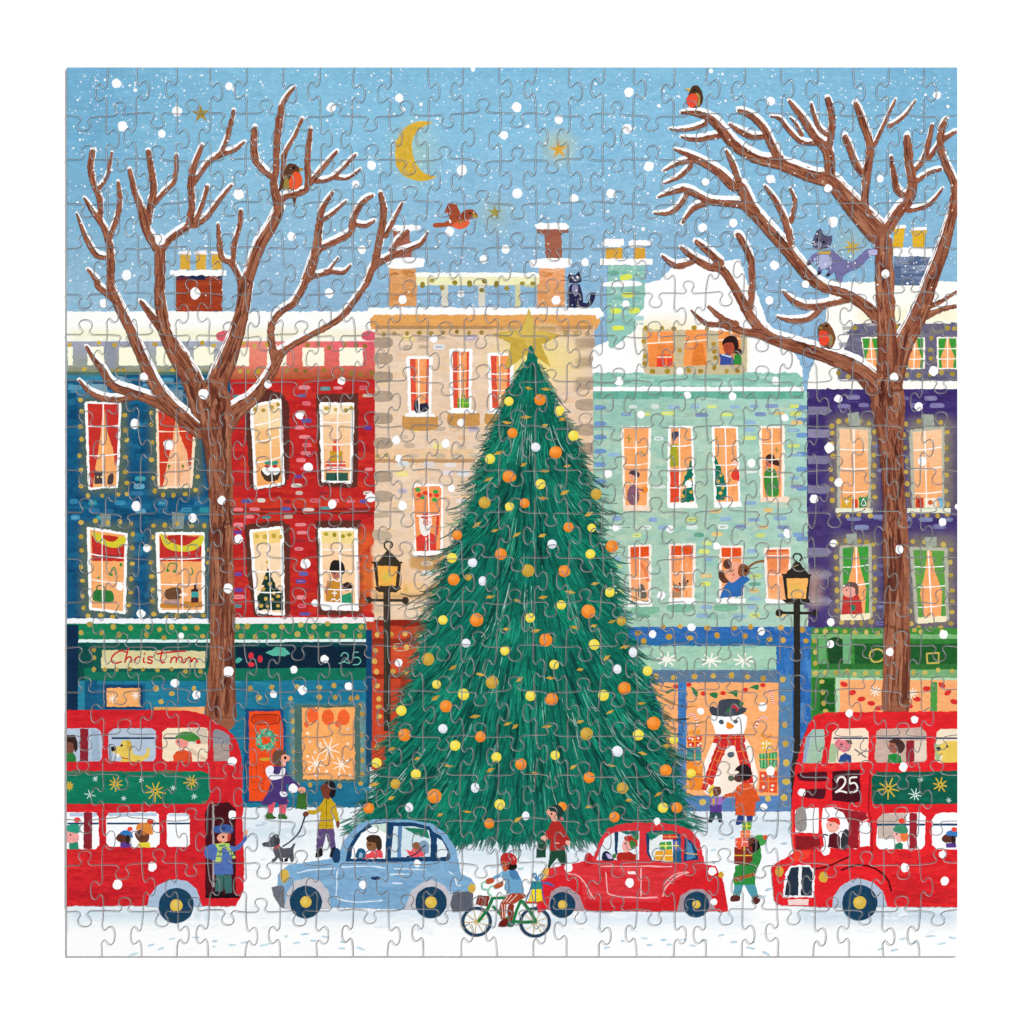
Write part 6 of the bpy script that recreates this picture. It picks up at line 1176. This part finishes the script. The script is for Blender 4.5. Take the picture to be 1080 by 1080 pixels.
FL = {'A': "282,125,22 817,140,18 372,158,9 312,330,24 570,258,24 498,365,18 863,652,26 492,868,26 330,1035,22",
'B': "222,240,22 545,195,20 565,250,9 648,225,9 413,515,21 338,603,18 895,58,11 1042,372,20 842,538,24 785,828,22 33,852,20 368,915,20 1050,912,20 945,962,18",
'C': "22,238,24 222,298,20 555,168,22 545,342,24 650,520,24 25,648,24 295,672,21 470,648,22 347,975,18 905,810,22 1050,788,20 917,593,18 945,66,10 75,330,8 697,232,9 623,817,9 455,733,7",
'D': "148,210,20 938,182,19 988,236,8 147,580,22 420,625,20 668,578,17 443,783,23 165,990,22 692,1030,19 312,1080,19",
'E': "655,42,25 222,90,20 412,440,20 1002,475,18 695,520,24 370,662,22 530,762,24 377,1052,22 782,1025,20",
'F': "213,42,21 560,72,20 837,45,16 272,458,19 73,620,20 708,258,18 113,868,22 408,1012,22 227,1043,20 530,738,20 765,755,20 543,825,18 792,968,17 560,1050,22 838,655,17",
'G': "208,75,21 540,92,18 797,412,17 508,458,21 832,525,18 1047,532,18 612,617,18 455,898,20 838,945,17",
'H': "142,75,20 733,440,20 920,412,22 172,458,18 468,542,19 850,580,20 425,775,23 215,633,18 57,848,20 470,940,20 353,1018,20 865,840,20 1035,1055,14",
'I': "645,28,20 427,172,18 863,127,20 812,362,21 400,482,21 298,355,18 590,587,14 560,812,21 815,757,24 662,868,20 1028,865,17",
'J': "100,245,24 145,432,17 190,698,20 543,715,18 45,748,17 85,845,21 305,828,20",
'K': "492,75,16 750,82,18 970,162,17 708,395,20 667,580,17 852,548,19 895,945,17",
'L': "962,48,18 228,102,19 445,148,18 757,178,20 433,523,19 103,565,18 968,580,21 432,627,18 713,663,18 110,925,20 520,955,18 830,985,18",
'M': "833,103,21 833,357,19 453,602,21 288,688,22", 'N': "630,587,17 373,690,20 40,225,16", 'O': "688,387,17 268,607,20 558,680,21 950,625,20 958,770,17",
'Q': "777,130,20 295,250,18 115,318,17 147,148,20 408,527,21 963,545,18 784,608,20 973,670,20"}
for t, s in FL.items():
    for b in s.split():
        x, y, r = map(float, b.split(',')); part('snowflake', None, None, None, 'round white snowflakes printed over the picture'); at(t)
        dot(x, y, r, 'fcfcfd', r * R.uniform(.95, 1.15), wob=.06); 
        if R.random() < .3: line([(x - r * .5, y + r * .5), (x + r * .4, y + r * .6)], r * .3, 'e6e8f2', a=.5)
# ================================================================ THE CUTS BETWEEN THE PIECES
XS_T = [70, 114.5, 145, 187, 222, 261, 299.5, 338, 374, 413, 452, 489, 527, 566, 601, 638, 669, 712, 746, 786, 824, 863, 900, 938, 975, 1010]
XS_B = [70, 108, 150, 187, 220, 259, 296, 335, 373, 409, 447, 487, 525, 563, 598, 632, 672, 711, 745, 783, 821, 858, 896, 932, 970, 1010]
YS = [71, 121, 169, 214, 261, 309, 354, 402, 450, 496, 541, 588, 636, 681, 728, 776, 818, 864, 911, 960, 1009]
NC, NR = 25, 20
def jx(i, r):
    if i in (0, NC): return XS_T[i]
    return XS_T[i] + (XS_B[i] - XS_T[i]) * r / NR + (R.uniform(-2, 2) if 0 < r < NR else 0)
J = [[(jx(i, r), YS[r] + (R.uniform(-2.2, 2.2) if 0 < r < NR else 0)) for i in range(NC + 1)] for r in range(NR + 1)]
KN = [(-11, 0), (-8.0, .5), (-5.3, 2.4), (-5.6, 4.4), (-8.0, 6.2), (-9.4, 9.3), (-8.2, 12), (-5, 13.6), (0, 14.2)]
def cut(a, b, s, hu=1.0, hv=1.0):
    """one piece edge from a to b with a knob towards side s"""
    L = math.dist(a, b); ux, uy = (b[0] - a[0]) / L, (b[1] - a[1]) / L; nx, ny = -uy * s, ux * s
    c = L * R.uniform(.46, .54); k = min(1.0, L / 38) * R.uniform(.92, 1.04); sk = R.uniform(-.12, .12); base = R.uniform(-1, 1.4)
    uv = [(0, 0), (c * .45, base * .6)]
    kn = KN + [(-u, v) for u, v in KN[-2::-1]]
    uv += [(c + (u * hu + v * sk) * k, v * k * hv + base * (1 - v / 14.3)) for u, v in kn]
    uv += [(L - (L - c) * .45, base * .5), (L, 0)]
    return smooth([(a[0] + ux * u + nx * v, a[1] + uy * u + ny * v) for u, v in uv], False, 4)
paths = []
for r in range(NR):
    for i in range(1, NC): paths.append(cut(J[r][i], J[r + 1][i], 1 if (i + r) % 2 else -1, 1.0, .9))
for r in range(1, NR):
    for i in range(NC): paths.append(cut(J[r][i], J[r][i + 1], 1 if (r + i) % 2 else -1, .72, 1.1))
TH = 0.0019
# ---------------------------------------------------------------- materials
def newmat(name):
    m = bpy.data.materials.new(name); m.use_nodes = True; nt = m.node_tree; nt.nodes.clear(); return m, nt, nt.nodes, nt.links
def ink(name, glaze):
    m, nt, N, Lk = newmat(name)
    out = N.new('ShaderNodeOutputMaterial'); b = N.new('ShaderNodeBsdfPrincipled')
    b.inputs['Roughness'].default_value = .55; b.inputs['Specular IOR Level'].default_value = .03
    at_ = N.new('ShaderNodeAttribute'); at_.attribute_name = 'ink'
    geo = N.new('ShaderNodeNewGeometry')
    n1 = N.new('ShaderNodeTexNoise'); n1.inputs['Scale'].default_value = 1500; n1.inputs['Detail'].default_value = 2
    n2 = N.new('ShaderNodeTexNoise'); n2.inputs['Scale'].default_value = 240; n2.inputs['Detail'].default_value = 4; n2.inputs['Roughness'].default_value = .65
    mp = N.new('ShaderNodeMapping'); mp.inputs['Scale'].default_value = (1, 2.2, 1)
    Lk.new(geo.outputs['Position'], n1.inputs['Vector']); Lk.new(geo.outputs['Position'], mp.inputs['Vector']); Lk.new(mp.outputs['Vector'], n2.inputs['Vector'])
    def math_(op, a, b_=None, c=None):
        q = N.new('ShaderNodeMath'); q.operation = op
        for i, v in enumerate((a, b_, c)):
            if v is None: continue
            if isinstance(v, (int, float)): q.inputs[i].default_value = v
            else: Lk.new(v, q.inputs[i])
        return q.outputs[0]
    n3 = N.new('ShaderNodeTexNoise'); n3.inputs['Scale'].default_value = 70; n3.inputs['Detail'].default_value = 3; Lk.new(mp.outputs['Vector'], n3.inputs['Vector'])
    bw = N.new('ShaderNodeRGBToBW'); Lk.new(at_.outputs['Color'], bw.inputs[0])
    amp = math_('MULTIPLY', math_('SUBTRACT', 1.0, bw.outputs[0]), .9)
    s = math_('ADD', math_('MULTIPLY', math_('SUBTRACT', n1.outputs['Fac'], .5), .55), math_('MULTIPLY', math_('SUBTRACT', n2.outputs['Fac'], .5), 1.05))
    s = math_('ADD', s, math_('MULTIPLY', math_('SUBTRACT', n3.outputs['Fac'], .5), .45))
    f = math_('ADD', 1.0, math_('MULTIPLY', s, amp))
    vm = N.new('ShaderNodeVectorMath'); vm.operation = 'SCALE'; Lk.new(at_.outputs['Color'], vm.inputs[0]); Lk.new(f, vm.inputs['Scale'])
    Lk.new(vm.outputs[0], b.inputs['Base Color'])
    if glaze:
        t = N.new('ShaderNodeBsdfTransparent'); mx = N.new('ShaderNodeMixShader')
        Lk.new(math_('MULTIPLY', at_.outputs['Alpha'], math_('ADD', .75, math_('MULTIPLY', n1.outputs['Fac'], .5))), mx.inputs[0])
        Lk.new(t.outputs[0], mx.inputs[1]); Lk.new(b.outputs[0], mx.inputs[2]); Lk.new(mx.outputs[0], out.inputs[0])
    else: Lk.new(b.outputs[0], out.inputs[0])
    return m
INK = ink('printed_ink', False) 
def film(name, col, a, rough_=.5, spec=.2, metal=0.0):
    m, nt, N, Lk = newmat(name)
    out = N.new('ShaderNodeOutputMaterial'); b = N.new('ShaderNodeBsdfPrincipled'); b.inputs['Base Color'].default_value = col + (1,); b.inputs['Roughness'].default_value = rough_; b.inputs['Specular IOR Level'].default_value = spec
    b.inputs['Metallic'].default_value = metal
    t = N.new('ShaderNodeBsdfTransparent'); mx = N.new('ShaderNodeMixShader')
    nz = N.new('ShaderNodeTexNoise'); nz.inputs['Scale'].default_value = 60; geo = N.new('ShaderNodeNewGeometry'); Lk.new(geo.outputs['Position'], nz.inputs['Vector'])
    q = N.new('ShaderNodeMath'); q.operation = 'MULTIPLY_ADD'; q.inputs[1].default_value = a * .9; q.inputs[2].default_value = a * .55; Lk.new(nz.outputs['Fac'], q.inputs[0])
    Lk.new(q.outputs[0], mx.inputs[0]); Lk.new(t.outputs[0], mx.inputs[1]); Lk.new(b.outputs[0], mx.inputs[2]); Lk.new(mx.outputs[0], out.inputs[0])
    return m
def plain(name, col, r=.7, ns=400, amp=.05):
    m, nt, N, Lk = newmat(name)
    out = N.new('ShaderNodeOutputMaterial'); b = N.new('ShaderNodeBsdfPrincipled'); b.inputs['Roughness'].default_value = r; b.inputs['Specular IOR Level'].default_value = .1
    nz = N.new('ShaderNodeTexNoise'); nz.inputs['Scale'].default_value = ns; geo = N.new('ShaderNodeNewGeometry'); Lk.new(geo.outputs['Position'], nz.inputs['Vector'])
    rp = N.new('ShaderNodeValToRGB'); rp.color_ramp.elements[0].color = tuple(c * (1 - amp) for c in col) + (1,); rp.color_ramp.elements[1].color = tuple(min(1, c * (1 + amp)) for c in col) + (1,)
    Lk.new(nz.outputs['Fac'], rp.inputs[0]); Lk.new(rp.outputs[0], b.inputs['Base Color']); Lk.new(b.outputs[0], out.inputs[0])
    return m
# ---------------------------------------------------------------- objects
root = bpy.data.objects.new('jigsaw_puzzle', None); COL.objects.link(root); root.location = (0, 0, -TH); root.empty_display_size = .05
root['label'] = 'finished square 500 piece jigsaw puzzle picturing a snowy Christmas street, lying on white'; root['category'] = 'jigsaw puzzle'
wloc = {None: Vector((0, 0, -TH))}; objs = {}
def build(p):
    if p in objs: return objs[p]
    par = build(p.parent) if p.parent else root
    pl_ = wloc[p.parent]
    if p.v:
        xs = [v[0] for v in p.v]; ys = [v[1] for v in p.v]; c = Vector(((min(xs) + max(xs)) / 2, (min(ys) + max(ys)) / 2, 0))
        me = bpy.data.meshes.new(p.name)
        me.from_pydata([(v[0] - c.x, v[1] - c.y, v[2]) for v in p.v], [], p.f)
        a = me.color_attributes.new('ink', 'FLOAT_COLOR', 'POINT')
        a.data.foreach_set('color', np.array([tuple(q) for q in p.c], np.float32).ravel())
        me.materials.append(INK)
        me.polygons.foreach_set('material_index', np.array(p.m, np.int32)); me.update()
        o = bpy.data.objects.new(p.name, me)
    else:
        kids = [q for q in PARTS if q.parent is p and q.v]; c = Vector((0, 0, 0))
        if kids: c = Vector((sum(q.v[0][0] for q in kids) / len(kids), sum(q.v[0][1] for q in kids) / len(kids), 0))
        o = bpy.data.objects.new(p.name, None); o.empty_display_size = .01
    COL.objects.link(o); o.parent = par; o.location = c - pl_; wloc[p] = c; objs[p] = o
    if p.label: o['label'] = p.label
    if p.kind: o['kind'] = p.kind
    return o
for p in PARTS:
    if p.v or any(q.parent is p for q in PARTS): build(p)

def wx(x, y): return (x - 540) * S, (540 - y) * S
def mesh_obj(name, V, F, mats, mi=None, label=None):
    me = bpy.data.meshes.new(name); me.from_pydata(V, [], F)
    for m in mats: me.materials.append(m)
    if mi: me.polygons.foreach_set('material_index', np.array(mi, np.int32))
    me.update(); o = bpy.data.objects.new(name, me); COL.objects.link(o); o.parent = root; o.location = (0, 0, TH)
    if label: o['label'] = label
    return o
Z0 = (int(H.max()) + 4) * DZ
print('coats of ink:', int(H.max()), 'parts:', len(PARTS), 'verts:', sum(len(p.v) for p in PARTS))
# cut lines: dark strip for the slit's shade, silvery films tilted to catch highlights
V, F, MI = [], [], []
def strip_(pts, o0, o1, z0, z1, mi):
    n = len(pts); b = len(V)
    for i in range(n):
        x0, y0 = pts[max(0, i - 1)]; x1, y1 = pts[min(n - 1, i + 1)]; d = math.hypot(x1 - x0, y1 - y0) or 1
        nx, ny = (y1 - y0) / d, -(x1 - x0) / d
        for o, z in ((o0, z0), (o1, z1)):
            x, y = pts[i][0] + nx * o, pts[i][1] + ny * o
            V.append(wx(min(max(x, 70.2), 1009.8), min(max(y, 71.2), 1008.3)) + (z,))
    for i in range(n - 1): F.append((b + 2 * i, b + 2 * i + 1, b + 2 * i + 3, b + 2 * i + 2)); MI.append(mi)
SH = SHW * .36 * S
for pts in paths:
    strip_(pts, -.2, -.2 - SHW, Z0, Z0 + SH, 1); strip_(pts, .2, .2 + SHW, Z0, Z0 + SH, 1); strip_(pts, -.3, .3, Z0 + .00002, Z0 + .00002, 0)
GAP = film('cut_slit', (.008, .008, .01), .78, .8, .0); SHO = film('cut_shoulder_glint', (.85, .85, .85), SHA, .62, .5, 1.0)
# make every shoulder face up
F2 = []
for f in F:
    a, b_, c = (Vector(V[k]) for k in f[:3]); F2.append(f if (b_ - a).cross(c - a).z > 0 else f[::-1])
mesh_obj('piece_cuts', V, F2, [GAP, SHO], MI, 'thin die cut seams of interlocking knobs dividing the picture into pieces')
# board with softly rounded upper rim
def ringpts(inset, n=5, rad=2.2):
    x0, x1, y0, y1 = 70 + inset, 1010 - inset, 70.8 + inset, 1009 - inset; r = rad; out = []
    for cx, cy, a0 in ((x1 - r, y0 + r, 0), (x0 + r, y0 + r, 90), (x0 + r, y1 - r, 180), (x1 - r, y1 - r, 270)):
        for k in range(n): t = math.radians(a0 + 90 * k / (n - 1)); out.append((cx + r * math.cos(t), cy - r * math.sin(t)))
    return out
rings = [(0.1, -TH), (0, -TH * .75), (0, -.00035), (.25, -.00012), (.6, -DZ)]
V, F = [], []
for ins, z in rings: V += [wx(*p) + (z,) for p in ringpts(ins)]
n = len(ringpts(0))
for k in range(len(rings) - 1):
    for i in range(n): F.append((k * n + i, k * n + (i + 1) % n, (k + 1) * n + (i + 1) % n, (k + 1) * n + i))
F.append(tuple(range((len(rings) - 1) * n, len(rings) * n))); F.append(tuple(range(n))[::-1])
mesh_obj('board', V, F, [plain('grey_board', (.62, .62, .61), .8, 900, .12)], None, 'pale grey cardboard edge of the puzzle')
# ---- table
me = bpy.data.meshes.new('white_surface'); me.from_pydata([(-30, -30, -TH - .00002), (30, -30, -TH - .00002), (30, 30, -TH - .00002), (-30, 30, -TH - .00002)], [], [(0, 1, 2, 3)]); me.materials.append(plain('white_table', (.93, .93, .93), .9, 3, .01))
fl = bpy.data.objects.new('white_surface', me); COL.objects.link(fl); fl['kind'] = 'structure'; fl['label'] = 'plain bright white surface under the puzzle'
# ---- light
w = bpy.data.worlds.new('World'); scene.world = w; w.use_nodes = True; w.node_tree.nodes['Background'].inputs[0].default_value = (1, 1, 1, 1); w.node_tree.nodes['Background'].inputs[1].default_value = AMB
el = math.radians(50); D = 16.0; az = math.radians(42)
ld = bpy.data.lights.new('studio_softbox', 'AREA'); ld.shape = 'DISK'; ld.size = 2.4; ld.energy = KEY * math.pi / math.sin(el) * math.pi * D * D
lo = bpy.data.objects.new('studio_softbox', ld); COL.objects.link(lo); lo.location = (D * math.cos(el) * math.cos(az), D * math.cos(el) * math.sin(az), D * math.sin(el)); lo.rotation_euler = lo.location.to_track_quat('Z', 'Y').to_euler()
l2_ = bpy.data.lights.new('overhead_fill', 'AREA'); l2_.shape = 'DISK'; l2_.size = 3.0; l2_.energy = FILL * math.pi * math.pi * D * D  # added fill lamp, lifts the shadow beside the board
o2_ = bpy.data.objects.new('overhead_fill', l2_); COL.objects.link(o2_); o2_.location = (0, 0, D)
# ---- camera
cd = bpy.data.cameras.new('camera'); cam = bpy.data.objects.new('camera', cd); COL.objects.link(cam); CH = 2.2
cam.location = (0, 0, CH); cd.sensor_width = 36; cd.lens = 36 * CH / (1080 * S); cd.clip_start = .05; cd.clip_end = 100; scene.camera = cam
vs = scene.view_settings; scene.display_settings.display_device = 'sRGB'; vs.view_transform = 'Standard'; vs.look = 'None'; vs.exposure = 0; vs.gamma = 1; vs.use_curve_mapping = False
scene.cycles.transparent_max_bounces = 128
scene.cycles.max_bounces = 4
